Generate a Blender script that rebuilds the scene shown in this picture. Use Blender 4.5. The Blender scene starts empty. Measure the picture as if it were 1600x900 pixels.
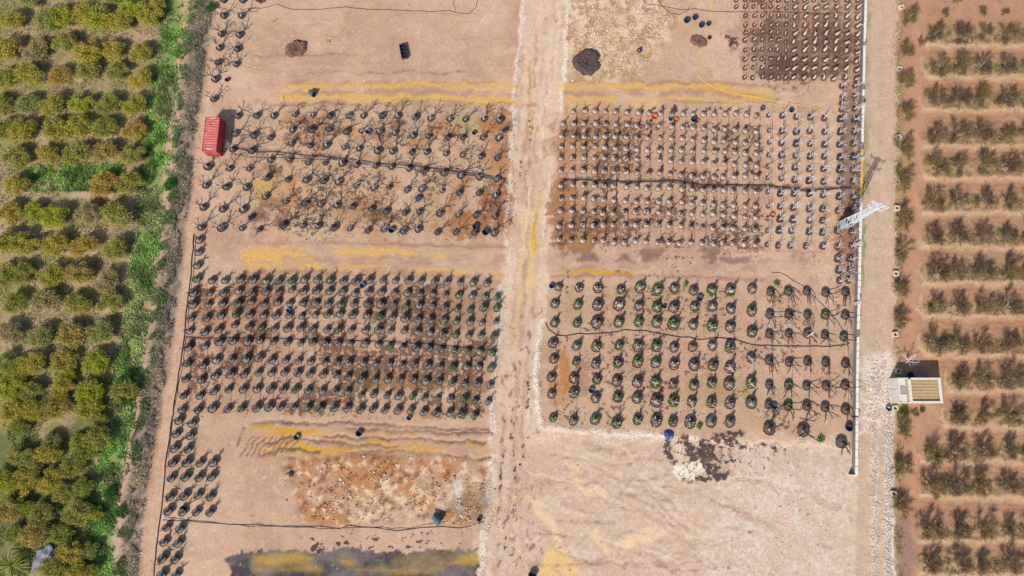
import bpy, math, random
import numpy as np
from mathutils import Vector, Matrix
R = math.radians
random.seed(7)
sc = bpy.context.scene
COL = sc.collection

# ------------------------------------------------------------------ camera, sky, sun, exposure
H, TILT, F = 112.0, R(9.73), 1066.7
cam = bpy.data.cameras.new('camera'); cam.lens = 24.0; cam.sensor_width = 36.0; cam.clip_end = 6000
co = bpy.data.objects.new('camera', cam); COL.objects.link(co)
co.location = (0, 0, H); co.rotation_euler = (TILT, 0, 0); sc.camera = co

SUN_EL, SUN_AZ = R(41), R(211)
w = bpy.data.worlds.new('World'); sc.world = w; w.use_nodes = True
nt = w.node_tree; nt.nodes.clear()
sky = nt.nodes.new('ShaderNodeTexSky'); sky.sky_type = 'NISHITA'; sky.sun_disc = False
sky.sun_elevation = SUN_EL; sky.sun_rotation = SUN_AZ; sky.altitude = 100; sky.dust_density = 1.5
bg = nt.nodes.new('ShaderNodeBackground'); bg.inputs['Strength'].default_value = 0.115
ow = nt.nodes.new('ShaderNodeOutputWorld')
nt.links.new(sky.outputs[0], bg.inputs[0]); nt.links.new(bg.outputs[0], ow.inputs[0])
sl = bpy.data.lights.new('sun', 'SUN'); sl.energy = 4.2; sl.angle = R(0.53); sl.color = (1.0, 0.95, 0.88)
so = bpy.data.objects.new('sun', sl); COL.objects.link(so)
sd = Vector((-math.sin(SUN_AZ)*math.cos(SUN_EL), -math.cos(SUN_AZ)*math.cos(SUN_EL), -math.sin(SUN_EL)))
so.rotation_euler = sd.to_track_quat('-Z', 'Y').to_euler(); so.location = (-40, -60, 80)
sc.view_settings.view_transform = 'Standard'; sc.view_settings.look = 'None'
sc.view_settings.exposure = 0.37; sc.view_settings.gamma = 1.0; sc.view_settings.use_curve_mapping = False

# ------------------------------------------------------------------ image pixels <-> ground metres, through the camera
CT, ST = math.cos(TILT), math.sin(TILT)
def at(u, v, z=0.0):
    """image pixel coordinate, cast through the camera -> point on the horizontal plane z"""
    a, b = (u-800)/F, (450-v)/F
    dx, dy, dz = a, b*CT+ST, b*ST-CT
    s = (z-H)/dz
    return Vector((dx*s, dy*s, z))
def to_pixel(X, Y):  # ground point in metres projected to image pixels
    yc = Y*CT - H*ST; zc = -(Y*ST + H*CT)
    d = -zc
    return 800+F*X/d, 450-F*yc/d
def s2l(c):
    c = np.asarray(c, float)/255.0
    return np.where(c <= .04045, c/12.92, ((c+.055)/1.055)**2.4)
K = 0.70
def alb(r, g, b): return tuple(float(x) for x in s2l((r, g, b))*K)

# ------------------------------------------------------------------ helpers
def np_mesh(name, V, Fc, col=None, smooth=False, msk=None):
    V = np.asarray(V, np.float32); Fc = np.asarray(Fc, np.int32)
    me = bpy.data.meshes.new(name)
    n = Fc.shape[1]
    me.vertices.add(len(V)); me.vertices.foreach_set('co', V.ravel())
    me.loops.add(Fc.size); me.loops.foreach_set('vertex_index', Fc.ravel())
    me.polygons.add(len(Fc)); me.polygons.foreach_set('loop_start', np.arange(0, Fc.size, n, dtype=np.int32))
    if smooth: me.polygons.foreach_set('use_smooth', np.ones(len(Fc), bool))
    me.update(calc_edges=True)
    if col is not None:
        a = me.attributes.new('Col', 'FLOAT_COLOR', 'POINT')
        c = np.ones((len(V), 4), np.float32); c[:, :3] = col
        a.data.foreach_set('color', c.ravel())
    if msk is not None:
        a = me.attributes.new('Msk', 'FLOAT_COLOR', 'POINT'); a.data.foreach_set('color', np.asarray(msk, np.float32).ravel())
    return me

class MB:
    def __init__(s): s.v = []; s.f = []
    def box(s, c, d, rz=0.0, M=None):
        i = len(s.v); x, y, z = d[0]/2, d[1]/2, d[2]/2
        m = Matrix.Translation(c) @ (M if M is not None else Matrix.Rotation(rz, 4, 'Z'))
        for p in ((-x,-y,-z),(x,-y,-z),(x,y,-z),(-x,y,-z),(-x,-y,z),(x,-y,z),(x,y,z),(-x,y,z)):
            s.v.append(tuple(m @ Vector(p)))
        for f in ((0,3,2,1),(4,5,6,7),(0,1,5,4),(1,2,6,5),(2,3,7,6),(3,0,4,7)): s.f.append(tuple(i+k for k in f))
        return s
    def tube(s, pts, rad, n=5, cap=True):
        pts = [Vector(p) for p in pts]; base = len(s.v)
        if not hasattr(rad, '__len__'): rad = [rad]*len(pts)
        up = None
        for k, p in enumerate(pts):
            d = (pts[min(k+1, len(pts)-1)] - pts[max(k-1, 0)])
            if d.length < 1e-9: d = Vector((0, 0, 1))
            d.normalize()
            a = (up if up is not None else (Vector((1, 0, 0)) if abs(d.x) < .8 else Vector((0, 1, 0))))
            a = (a - d*a.dot(d))
            if a.length < 1e-4: a = d.orthogonal()
            a.normalize(); up = a; b = d.cross(a)
            for j in range(n):
                t = 2*math.pi*j/n
                s.v.append(tuple(p + (a*math.cos(t)+b*math.sin(t))*rad[k]))
        for k in range(len(pts)-1):
            for j in range(n):
                a0 = base+k*n+j; a1 = base+k*n+(j+1) % n
                s.f.append((a0, a1, a1+n, a0+n))
        if cap:
            s.f.append(tuple(base+j for j in reversed(range(n))))
            s.f.append(tuple(base+(len(pts)-1)*n+j for j in range(n)))
        return s
    def lathe(s, prof, n=16, c=(0,0,0), wob=None):
        base = len(s.v)
        for k, (r, z) in enumerate(prof):
            for j in range(n):
                t = 2*math.pi*j/n
                q = r*(1 if wob is None else wob[j % len(wob)])
                s.v.append((c[0]+q*math.cos(t), c[1]+q*math.sin(t), c[2]+z))
        for k in range(len(prof)-1):
            for j in range(n):
                a0 = base+k*n+j; a1 = base+k*n+(j+1) % n
                s.f.append((a0, a1, a1+n, a0+n))
        s.f.append(tuple(base+j for j in reversed(range(n))))
        s.f.append(tuple(base+(len(prof)-1)*n+j for j in range(n)))
        return s
    def mesh(s, name, mat, smooth=False):
        me = bpy.data.meshes.new(name); me.from_pydata(s.v, [], s.f); me.materials.append(mat)
        if smooth: me.polygons.foreach_set('use_smooth', [True]*len(me.polygons))
        me.update(); return me

def link(name, me, parent=None, loc=None, rz=None, color=None):
    o = bpy.data.objects.new(name, me); COL.objects.link(o)
    if parent is not None: o.parent = parent
    if loc is not None: o.location = loc
    if rz is not None: o.rotation_euler = (0, 0, rz)
    if color is not None: o.color = (*color, 1)
    return o
def tag(o, label=None, cat=None, group=None, kind=None):
    if label: o['label'] = label
    if cat: o['category'] = cat
    if group: o['group'] = group
    if kind: o['kind'] = kind
    return o
def thing(name, label, cat, loc, rz=0.0, group=None, scale=1.0):
    o = link(name, None, None, loc, rz); o.scale = (scale,)*3; o.empty_display_size = .2
    return tag(o, label, cat, group)
ORD = ('zeroth first second third fourth fifth sixth seventh eighth ninth tenth eleventh twelfth thirteenth fourteenth fifteenth '
       'sixteenth seventeenth eighteenth nineteenth twentieth twenty-first twenty-second twenty-third twenty-fourth twenty-fifth '
       'twenty-sixth twenty-seventh twenty-eighth').split()

def vnoise(x, y, seed):
    rs = np.random.RandomState(seed); T = rs.rand(256, 256)
    xi = np.floor(x).astype(int); yi = np.floor(y).astype(int)
    fx = x-xi; fy = y-yi; fx = fx*fx*(3-2*fx); fy = fy*fy*(3-2*fy)
    a = T[xi & 255, yi & 255]; b = T[(xi+1) & 255, yi & 255]; c = T[xi & 255, (yi+1) & 255]; d = T[(xi+1) & 255, (yi+1) & 255]
    return (a*(1-fx)+b*fx)*(1-fy) + (c*(1-fx)+d*fx)*fy
def fbm(x, y, scale, seed, oct=4, gain=.5):
    t = 0; amp = 1; tot = 0; ca, sa = math.cos(.6), math.sin(.6)
    for o in range(oct):
        k = 2.03**o/scale
        t = t + amp*vnoise((x*ca-y*sa)*k+13.7*o, (x*sa+y*ca)*k+7.1*o, seed+o); tot += amp; amp *= gain
    return t/tot
def sstep(a, b, x):
    t = np.clip((x-a)/(b-a), 0, 1); return t*t*(3-2*t)

# ------------------------------------------------------------------ materials
def nodes(name):
    m = bpy.data.materials.new(name); m.use_nodes = True
    t = m.node_tree; p = t.nodes['Principled BSDF']; p.inputs['Specular IOR Level'].default_value = .25
    return m, t, p
def mat(name, c, rough=.85, var=.25, scale=3.0, metal=0.0, bump=0.0, c2=None, objcol=False):
    m, t, p = nodes(name); L = t.links.new
    tc = t.nodes.new('ShaderNodeTexCoord'); nz = t.nodes.new('ShaderNodeTexNoise')
    nz.inputs['Scale'].default_value = scale; nz.inputs['Detail'].default_value = 5; nz.inputs['Roughness'].default_value = .65
    L(tc.outputs['Object'], nz.inputs['Vector'])
    rp = t.nodes.new('ShaderNodeValToRGB'); rp.color_ramp.elements[0].position = .3; rp.color_ramp.elements[1].position = .7
    a = [x*(1-var) for x in c]; b = list(c2) if c2 else [min(.9, x*(1+var)) for x in c]
    rp.color_ramp.elements[0].color = (*a, 1); rp.color_ramp.elements[1].color = (*b, 1)
    L(nz.outputs['Fac'], rp.inputs['Fac']); out = rp.outputs['Color']
    if objcol:
        oi = t.nodes.new('ShaderNodeObjectInfo'); mx = t.nodes.new('ShaderNodeMix'); mx.data_type = 'RGBA'; mx.blend_type = 'MULTIPLY'
        mx.inputs['Factor'].default_value = 1; L(out, mx.inputs['A']); L(oi.outputs['Color'], mx.inputs['B']); out = mx.outputs['Result']
    L(out, p.inputs['Base Color']); p.inputs['Roughness'].default_value = rough; p.inputs['Metallic'].default_value = metal
    if bump:
        bp = t.nodes.new('ShaderNodeBump'); bp.inputs['Strength'].default_value = bump; bp.inputs['Distance'].default_value = .05
        L(nz.outputs['Fac'], bp.inputs['Height']); L(bp.outputs['Normal'], p.inputs['Normal'])
    return m
def leafmat(name, objcol=True, trans=.25):
    m, t, p = nodes(name); L = t.links.new
    at_ = t.nodes.new('ShaderNodeAttribute'); at_.attribute_name = 'Col'; out = at_.outputs['Color']
    if objcol:
        oi = t.nodes.new('ShaderNodeObjectInfo'); mx = t.nodes.new('ShaderNodeMix'); mx.data_type = 'RGBA'; mx.blend_type = 'MULTIPLY'
        mx.inputs['Factor'].default_value = 1; L(out, mx.inputs['A']); L(oi.outputs['Color'], mx.inputs['B']); out = mx.outputs['Result']
    L(out, p.inputs['Base Color']); p.inputs['Roughness'].default_value = .7
    if trans:
        tr = t.nodes.new('ShaderNodeBsdfTranslucent'); ms = t.nodes.new('ShaderNodeMixShader'); ms.inputs[0].default_value = trans
        L(out, tr.inputs['Color']); L(p.outputs[0], ms.inputs[1]); L(tr.outputs[0], ms.inputs[2])
        L(ms.outputs[0], t.nodes['Material Output'].inputs['Surface'])
    return m
def groundmat(name):
    m, t, p = nodes(name); L = t.links.new
    ac = t.nodes.new('ShaderNodeAttribute'); ac.attribute_name = 'Col'
    tc = t.nodes.new('ShaderNodeTexCoord')
    def nz(s, d, r=.6):
        n = t.nodes.new('ShaderNodeTexNoise'); n.inputs['Scale'].default_value = s; n.inputs['Detail'].default_value = d
        n.inputs['Roughness'].default_value = r; L(tc.outputs['Object'], n.inputs['Vector']); return n
    n1 = nz(2.6, 7, .78); n2 = nz(.45, 5); n3 = nz(1.1, 4, .6); n4 = nz(3.1, 3, .55)
    mr = t.nodes.new('ShaderNodeMapRange'); mr.inputs['From Min'].default_value = .3; mr.inputs['From Max'].default_value = .7
    mr.inputs['To Min'].default_value = .78; mr.inputs['To Max'].default_value = 1.22; L(n1.outputs['Fac'], mr.inputs['Value'])
    m2 = t.nodes.new('ShaderNodeMapRange'); m2.inputs['From Min'].default_value = .3; m2.inputs['From Max'].default_value = .7
    m2.inputs['To Min'].default_value = .94; m2.inputs['To Max'].default_value = 1.06; L(n2.outputs['Fac'], m2.inputs['Value'])
    mu = t.nodes.new('ShaderNodeMath'); mu.operation = 'MULTIPLY'; L(mr.outputs[0], mu.inputs[0]); L(m2.outputs[0], mu.inputs[1])
    vm = t.nodes.new('ShaderNodeVectorMath'); vm.operation = 'SCALE'; L(ac.outputs['Color'], vm.inputs[0]); L(mu.outputs[0], vm.inputs['Scale'])
    hr = t.nodes.new('ShaderNodeValToRGB'); hr.color_ramp.elements[0].position = .35; hr.color_ramp.elements[1].position = .65
    hr.color_ramp.elements[0].color = (1.05,.97,.95,1); hr.color_ramp.elements[1].color = (.96,1.02,.98,1); L(n3.outputs['Fac'], hr.inputs['Fac'])
    v2 = t.nodes.new('ShaderNodeVectorMath'); v2.operation = 'MULTIPLY'; L(vm.outputs[0], v2.inputs[0]); L(hr.outputs['Color'], v2.inputs[1])
    sp = t.nodes.new('ShaderNodeMapRange'); sp.inputs['From Min'].default_value = .645; sp.inputs['From Max'].default_value = .70; sp.inputs['To Min'].default_value = 1; sp.inputs['To Max'].default_value = .62
    L(n4.outputs['Fac'], sp.inputs['Value']); v3 = t.nodes.new('ShaderNodeVectorMath'); v3.operation = 'SCALE'; L(v2.outputs[0], v3.inputs[0]); L(sp.outputs[0], v3.inputs['Scale'])
    am = t.nodes.new('ShaderNodeAttribute'); am.attribute_name = 'Msk'; sx = t.nodes.new('ShaderNodeSeparateColor'); L(am.outputs['Color'], sx.inputs[0])
    mp = t.nodes.new('ShaderNodeMapping'); mp.inputs['Scale'].default_value = (.28, 1.0, 1.0); L(tc.outputs['Object'], mp.inputs['Vector'])
    ns = nz(1.5, 5, .65); t.links.remove(ns.inputs['Vector'].links[0]); L(mp.outputs[0], ns.inputs['Vector'])
    out = v3.outputs[0]
    def layer(base, mask, noise, A, thr, wid, col, mx=1.0):
        a = t.nodes.new('ShaderNodeMath'); a.operation = 'MULTIPLY_ADD'; L(noise.outputs['Fac'], a.inputs[0]); a.inputs[1].default_value = A; a.inputs[2].default_value = -A*.5
        b = t.nodes.new('ShaderNodeMath'); b.operation = 'ADD'; L(a.outputs[0], b.inputs[0]); L(mask, b.inputs[1])
        c = t.nodes.new('ShaderNodeMapRange'); c.interpolation_type = 'SMOOTHSTEP'; c.inputs['From Min'].default_value = thr-wid; c.inputs['From Max'].default_value = thr+wid; L(b.outputs[0], c.inputs['Value'])
        d = t.nodes.new('ShaderNodeMath'); d.operation = 'MULTIPLY'; d.use_clamp = True; L(mask, d.inputs[0]); d.inputs[1].default_value = 5
        e = t.nodes.new('ShaderNodeMath'); e.operation = 'MULTIPLY'; L(c.outputs[0], e.inputs[0]); L(d.outputs[0], e.inputs[1])
        f = t.nodes.new('ShaderNodeMath'); f.operation = 'MULTIPLY'; L(e.outputs[0], f.inputs[0]); f.inputs[1].default_value = mx
        m_ = t.nodes.new('ShaderNodeMix'); m_.data_type = 'RGBA'; L(f.outputs[0], m_.inputs['Factor']); L(base, m_.inputs['A'])
        cs = t.nodes.new('ShaderNodeVectorMath'); cs.operation = 'SCALE'; cs.inputs[0].default_value = alb(*col); L(mr.outputs[0], cs.inputs['Scale']); L(cs.outputs[0], m_.inputs['B'])
        return m_.outputs['Result']
    out = layer(out, am.outputs['Alpha'], ns, 2.2, .5, .12, (223,178,98), .85)
    out = layer(out, sx.outputs['Blue'], nz(3.4, 3, .6), 3.2, 1.0, .08, (242,228,212), .85)
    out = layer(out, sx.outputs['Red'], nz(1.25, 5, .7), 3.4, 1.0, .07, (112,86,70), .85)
    out = layer(out, sx.outputs['Green'], nz(1.3, 6, .75), 3.0, .55, .06, (82,64,62), .95)
    L(out, p.inputs['Base Color']); p.inputs['Roughness'].default_value = .95; p.inputs['Specular IOR Level'].default_value = .1
    bp = t.nodes.new('ShaderNodeBump'); bp.inputs['Strength'].default_value = .55; bp.inputs['Distance'].default_value = .12
    L(n1.outputs['Fac'], bp.inputs['Height']); L(bp.outputs['Normal'], p.inputs['Normal'])
    return m
G_MAT = groundmat('soil')

# ------------------------------------------------------------------ plant positions (image pixel coordinates)
def P(ox, oy, txt, k=4.5):
    return [(ox+float(a.split(',')[0])/k, oy+float(a.split(',')[1])/k) for a in txt.split()]
def rows(*parts):
    n = max(len(p[2]) for p in parts); out = []
    for r in range(n):
        row = []
        for ox, oy, rr in parts:
            if r < len(rr) and rr[r]:
                for q in P(ox, oy, rr[r]):
                    if all((q[0]-a[0])**2+(q[1]-a[1])**2 > 49 for a in row): row.append(q)
        out.append(sorted(row))
    return out
BLK_A = rows((280,150,[
 '410,140 545,138 662,140 812,128 937,132 1057,138 1190,138','390,265 523,275 640,290 793,240 927,238 1050,230 1175,250',
 '375,375 508,385 787,333 917,348 1033,348 1160,357','200,500 352,510 490,510 640,450 775,445 905,468 1025,470 1143,475 1245,485',
 '185,630 330,640 470,645 615,575 763,588 893,592 1012,597 1117,607 1240,630','168,785 303,797 447,800 603,707 747,742 880,752 993,762 1107,770 1217,775',
 '150,925 293,930 437,930 560,937 730,910 868,912 975,915 1087,925 1197,933']),
 (540,150,['20,135 122,140 255,138 365,140 490,150 595,158 730,163 840,165 973,163 1085,172','5,255 108,245 240,248 345,260 475,280 580,283 718,290 825,292 967,290 1075,298',
 '5,345 95,370 225,388 330,390 465,395 570,395 705,405 820,415 953,425 1065,437','80,485 210,490 320,500 445,510 550,525 692,543 810,560 942,572 1063,585',
 '65,630 195,645 307,640 432,660 533,657 677,665 797,680 938,683 1055,700','45,775 180,792 285,810 418,820 520,815 660,828 793,835 917,840 1050,848',
 '28,930 155,945 270,935 405,950 510,940 645,960 775,960 905,960 1045,967']))
BLK_B = rows((840,150,[
 '248,110 330,103 403,107 475,108 548,113 627,117 707,117 785,122 863,122 943,127 1022,127 1095,128 1165,130 1240,130',
 '175,197 252,197 323,192 405,195 475,195 548,200 630,200 697,208 775,210 855,207 942,215 1020,220 1090,225 1168,228 1243,240',
 '165,283 250,283 325,285 405,287 472,285 543,287 622,287 697,293 772,295 860,297 940,300 1015,300 1088,310 1167,315 1240,322',
 '163,358 243,355 323,358 402,355 470,360 543,365 620,370 697,378 770,382 857,383 935,380 1010,382 1088,388 1168,388 1245,387',
 '160,437 243,435 322,433 397,433 468,433 537,437 620,440 697,443 768,445 857,450 933,458 1010,465 1087,467 1165,467 1240,475',
 '160,525 240,523 320,525 397,530 467,530 535,533 622,535 697,537 775,545 855,540 930,550 1007,558 1085,562 1165,567 1240,570',
 '158,630 243,627 322,630 397,628 467,632 530,635 622,640 697,643 768,650 848,652 925,647 1013,657 1085,657 1162,660 1235,660',
 '162,722 240,720 320,720 393,723 463,730 533,735 615,740 692,745 770,745 850,745 923,743 1013,747 1083,757 1160,757 1237,762',
 '155,808 238,808 317,810 393,815 455,825 527,825 612,820 685,817 765,815 850,820 922,823 1005,830 1085,830 1160,835 1232,832',
 '147,915 235,910 317,908 390,910 460,908 528,908 613,912 687,908 765,908 845,905 923,912 1007,915 1077,925 1160,925',
 '147,1010 233,1018 315,1018 397,1020 458,1018 535,1030 610,1033 685,1027 760,1027 842,1035 923,1033 995,1037 1077,1033 1155,1038']),
 (1100,150,['70,130 150,127 225,123 300,132 370,137','72,240 147,232 217,238 290,245 367,252','70,320 142,317 220,325 290,330 370,338',
 '70,387 148,393 215,397 290,403 368,405','72,475 143,475 213,482 293,487 370,493','70,570 135,572 212,567 290,565 368,570',
 '67,660 138,665 205,670 290,672 363,677','70,763 133,770 207,772 290,775 362,778','63,835 137,838 213,845 290,852 362,858',
 '60,930 133,930 205,932 288,935 360,942','67,1040 132,1035 203,1038 280,1045 360,1048']))
BLK_W = rows((1100,150,['455,135 548,140 648,148 748,150 845,158 958,163 1060,165','460,240 547,250 648,253 743,250 848,255 957,255 1055,255',
 '460,325 545,333 648,335 745,340 845,345 952,343 1050,340','457,415 545,418 643,422 745,427 843,428 955,432 1050,430',
 '450,495 540,500 638,503 740,515 838,515 952,520 1048,527','450,575 543,580 635,593 738,600 838,605 950,605 1045,605',
 '450,675 535,688 632,690 740,690 835,700 950,710 1045,715','453,775 533,780 625,790 738,797 832,797 940,810 1045,800',
 '450,862 533,868 623,872 740,878 830,880','447,947 527,947 613,952 738,958 832,963 938,950 1035,960',
 '443,1047 520,1055 605,1055 715,1060 833,1060 935,1063 1037,1060','940,1148 1025,1145','945,1227 1025,1225','952,1302 1017,1300']))
BLK_E = rows((1100,0,['228,-2 290,-4 352,-4 412,-3 472,-3 525,0 582,2 640,0 712,-5 775,-3 845,-5 930,-5 1010,-5 1085,-2',
 '228,45 292,45 350,45 412,45 472,45 525,50 582,55 640,50 712,55 785,55 858,48 932,48 1010,50 1085,50',
 '292,108 355,108 412,108 472,108 525,108 582,110 640,118 712,118 785,120 858,118 930,112 1005,115 1080,125',
 '292,175 357,172 412,172 470,175 517,172 578,172 637,180 710,178 787,180 855,180 930,177 1003,182 1082,185',
 '292,228 353,225 410,222 470,225 520,228 577,235 637,240 708,240 783,240 858,240 930,238 1005,240 1080,245',
 '288,278 352,278 410,278 470,278 523,280 575,293 630,297 708,297 780,297 855,297 927,295 1000,300 1075,305',
 '292,350 350,345 410,345 470,348 518,350 578,355 630,355 705,357 780,350 848,352 925,352 1000,360 1075,370',
 '292,415 350,412 405,412 468,412 523,415 575,412 630,418 703,422 775,425 850,425 925,425 1000,425 1073,432',
 '290,475 347,473 407,475 465,475 522,483 580,487 630,485 703,485 770,480 843,482 923,485 997,485 1073,493',
 '287,540 343,545 412,538 470,542 525,545 573,545 627,545 703,548 775,545 845,548 912,555 997,547 1073,552']))
WALLCOL = P(1100,0,'970,605 1062,600 973,685 1060,675 970,722 1060,765 968,772')
BLK_C = rows((280,340,['120,435 225,445 318,445 425,437 515,437 610,448 700,447 790,445 877,440 965,440 1058,445 1150,447 1240,450',
 '97,530 208,530 308,530 415,518 508,528 607,522 700,525 785,510 870,520 963,515 1052,522 1142,525 1230,535',
 '92,612 200,612 300,605 408,603 500,595 590,605 688,598 775,605 865,603 955,605 1043,608 1133,610 1225,607',
 '80,708 190,708 293,690 400,682 495,685 588,690 677,688 770,690 857,695 952,688 1038,685 1128,682 1217,688',
 '72,800 178,805 275,790 385,757 487,770 575,775 665,783 760,780 850,778 940,785 1035,790 1117,792 1207,793',
 '63,912 177,905 278,875 375,870 477,875 563,865 660,875 758,880 850,885 935,882 1025,885 1110,885 1200,890',
 '55,1025 165,1040 260,1005 365,1000 468,997 558,990 650,1000 745,1005 835,1010 920,1015 1018,1018 1105,1020 1190,1022',
 '40,1140 155,1145 250,1113 360,1103 453,1105 552,1095 645,1095 737,1093 830,1095 915,1100 1010,1105 1100,1110 1185,1122',
 '28,1255 140,1257 240,1223 342,1213 447,1213 548,1210 640,1210 730,1210 815,1213 903,1220 1000,1222 1092,1225 1180,1230',
 '17,1355 130,1355 233,1345 337,1350 437,1345 542,1340 627,1335 710,1335 803,1337 897,1340 990,1342 1085,1342 1180,1345']),
 (540,340,['65,447 165,443 257,443 347,447 440,447 528,450 622,452 712,455 803,457 895,460 990,465',
 '58,530 158,525 248,525 338,530 430,533 520,537 612,537 700,545 793,550 887,555 977,560 1062,563',
 '50,605 150,610 245,612 335,617 425,620 517,620 605,625 695,635 783,645 875,650 967,640 1060,640',
 '45,685 148,690 240,697 325,703 415,710 508,720 597,720 687,730 775,735 873,735 957,745 1055,730',
 '35,790 138,795 228,790 315,797 408,800 503,805 592,812 680,822 772,830 865,830 950,830 1043,840',
 '22,895 130,893 225,897 310,907 400,915 492,918 585,920 670,928 760,937 858,940 940,945 1030,955',
 '15,1020 122,1025 207,1027 305,1030 395,1040 483,1035 573,1040 663,1050 750,1060 850,1055 935,1055 1020,1065',
 '15,1130 112,1138 205,1140 293,1140 382,1140 475,1140 562,1155 655,1155 748,1165 835,1170 923,1170 1015,1180',
 '10,1235 107,1250 195,1245 287,1255 370,1260 467,1260 553,1270 645,1273 733,1280 830,1280 910,1290 1000,1300',
 '10,1340 100,1355 190,1350 273,1355 363,1360 455,1360 547,1370 637,1375 727,1378 815,1385 903,1395']))
LANE_B = rows((220,520,['265,620 360,640','245,715 345,725','232,815 328,820','222,918 320,915 412,918 508,915','213,1025 313,1017 408,1020 497,1017',
 '205,1155 303,1150 400,1145 485,1155','193,1257 292,1265 388,1263 485,1265','178,1370 273,1380','162,1475 262,1480','150,1590 240,1595','145,1705 243,1705']))
LANE_T = rows((280,0,['310,-3 443,-3','310,108 432,108','292,237 420,245','280,335 407,342','268,437 397,450','250,558','240,695']))
LANE_M = P(280,340,'137,160 133,245 123,340')
BLK_D = rows((820,340,['235,490 380,495 512,500 672,510 807,497 928,515 1047,505 1185,515','210,608 370,617 512,617 657,617 800,625 928,635 1047,635 1190,632',
 '208,742 365,745 505,742 657,740 798,738 925,740 1043,755 1183,757','197,887 363,907 500,913 660,902 793,910 923,907 1047,915 1180,913',
 '202,998 360,1015 498,1030 653,1027 790,1020 920,1027 1047,1035 1187,1040','187,1127 340,1135 505,1143 645,1152 790,1160 917,1165 1043,1177 1187,1185',
 '187,1243 343,1235 497,1270 652,1267 787,1275 923,1295 1045,1295 1173,1300','198,1410 340,1432 495,1423 643,1448 790,1425 922,1433 1040,1438 1160,1445']),
 (1100,340,['53,512 180,515 337,505','58,628 187,647 335,660','55,765 185,772 335,808','57,905 180,915','62,1042 180,1060 330,990','55,1168 175,1175 330,1165','52,1305 180,1310 330,1307','47,1440 182,1438']))
BLK_F = rows((1100,340,['467,525 590,522 722,520 855,530 995,527','460,683 595,685 727,685 850,690 992,690','457,822 595,820 725,820 850,830 982,842',
 '457,1010 597,1023 727,1015 857,1022 993,1028','457,1180 593,1182 720,1188 857,1188 990,1183','452,1318 590,1328 720,1328 850,1338 993,1355']))

ORCH_L = [P(0,0,'60,100 290,110 490,60 600,100 740,110 930,80',4)]
ORCH_L[0] += []
ORCH_L += [P(0,0,'30,290 210,300 400,250 540,310 700,290 870,310',4), P(0,0,'30,470 170,450 360,460 530,430 720,430 870,470',4),
 P(0,0,'0,640 160,640 320,640 490,630 660,640 830,640',4), P(0,0,'20,800 130,800 330,800 480,780 640,790 830,800',4),
 P(0,200,'90,170 290,150 480,160 650,140 820,150',4), P(0,200,'90,340 640,340 800,330',4), P(0,200,'50,520 190,520 340,540 540,520 720,530',4),
 P(0,200,'20,700 150,710 340,720 520,730 710,740',4), P(0,425,'20,10 130,0 310,10 480,-10 655,45',4), P(0,425,'80,190 280,180 470,190 680,180',4),
 P(0,425,'50,370 240,390 430,390 620,360',4), P(0,425,'40,560 190,560 380,560 590,550',4), P(0,425,'40,720 180,740 370,720 555,750 770,740',4),
 P(0,425,'60,870 210,860 340,850 540,850',4), P(0,675,'110,140 290,130 510,120 600,30',4), P(0,675,'20,300 130,310 300,300 510,340 430,220',4),
 P(0,675,'50,480 240,520 480,500 200,640',4), P(0,675,'430,740 330,850 500,880',4)]
ORCH_R = [P(1320,0,'645,210 820,215 985,210 1155,220 1310,215'), P(1320,0,'665,450 820,430 970,430 1140,430 1310,440'), P(1320,0,'640,660 800,680 960,660 1140,670 1310,670'),
 P(1320,200,'640,20 800,20 970,20 1150,20 1310,20'), P(1320,200,'650,250 800,240 990,230 1170,240 1320,240'), P(1320,200,'630,500 800,480 990,480 1160,480 1320,480'),
 P(1320,200,'630,740 810,720 975,730 1160,720 1320,730'), P(1320,400,'640,90 800,80 965,70 1160,80 1320,80'), P(1320,400,'640,320 800,320 980,310 1150,320 1320,320'),
 P(1320,400,'640,590 810,590 960,590 1165,580 1320,590'), P(1320,540,'815,220 980,200 1165,210 1320,210'), P(1320,540,'800,470 985,460 1170,460 1320,460'),
 P(1320,540,'620,740 770,720 980,700 1165,700 1320,700'), P(1320,700,'600,250 790,240 955,230 1150,240 1320,240'), P(1320,700,'600,550 810,540 990,530 1160,540 1320,540'),
 P(1320,700,'610,790 800,780 970,790 1160,780 1320,780')]
ROADSIDE = P(1320,0,'460,100 435,340 430,550 440,770')+P(1320,200,'410,140 405,360 410,620 400,850')+P(1320,400,'390,220 390,440')+P(1320,540,'400,560 400,840')+P(1320,700,'390,400')

# ------------------------------------------------------------------ the ground: one procedural relief of noise and ruts, cut into yard, track, lane, road and orchard floors
STEP = 0.24
gx = np.arange(-103, 103.01, STEP); gy = np.arange(-38, 83.01, STEP)
X, Y = np.meshgrid(gx, gy); X = X.ravel(); Y = Y.ravel(); NX, NY = len(gx), len(gy)
U0, V0 = to_pixel(X, Y)
U = U0 + (fbm(X, Y, 2.2, 11)-.5)*11 + (fbm(X, Y, .7, 17, 2)-.5)*5
V = V0 + (fbm(X, Y, 2.2, 23)-.5)*11 + (fbm(X, Y, .7, 29, 2)-.5)*5
N1 = fbm(X, Y, 9, 41); N2 = fbm(X, Y, 2.5, 47); N3 = fbm(X, Y, .8, 53, 3); N4 = fbm(X, Y, .35, 59, 2)
Z = (fbm(X, Y, 14, 61, 3)-.5)*.10 + (N2-.5)*.09 + (N3-.5)*.05
C = np.zeros((len(X), 3)); MSK = np.zeros((len(X), 4))
def msk(ch, m, k=1.0): MSK[m[0], ch] = np.maximum(MSK[m[0], ch], m[1]*k)
def put(m, c, s=None):
    idx, a = m if isinstance(m, tuple) else (slice(None), m)
    C[idx] = C[idx]*(1-a[:, None]) + s2l(c)*K*a[:, None]
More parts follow.
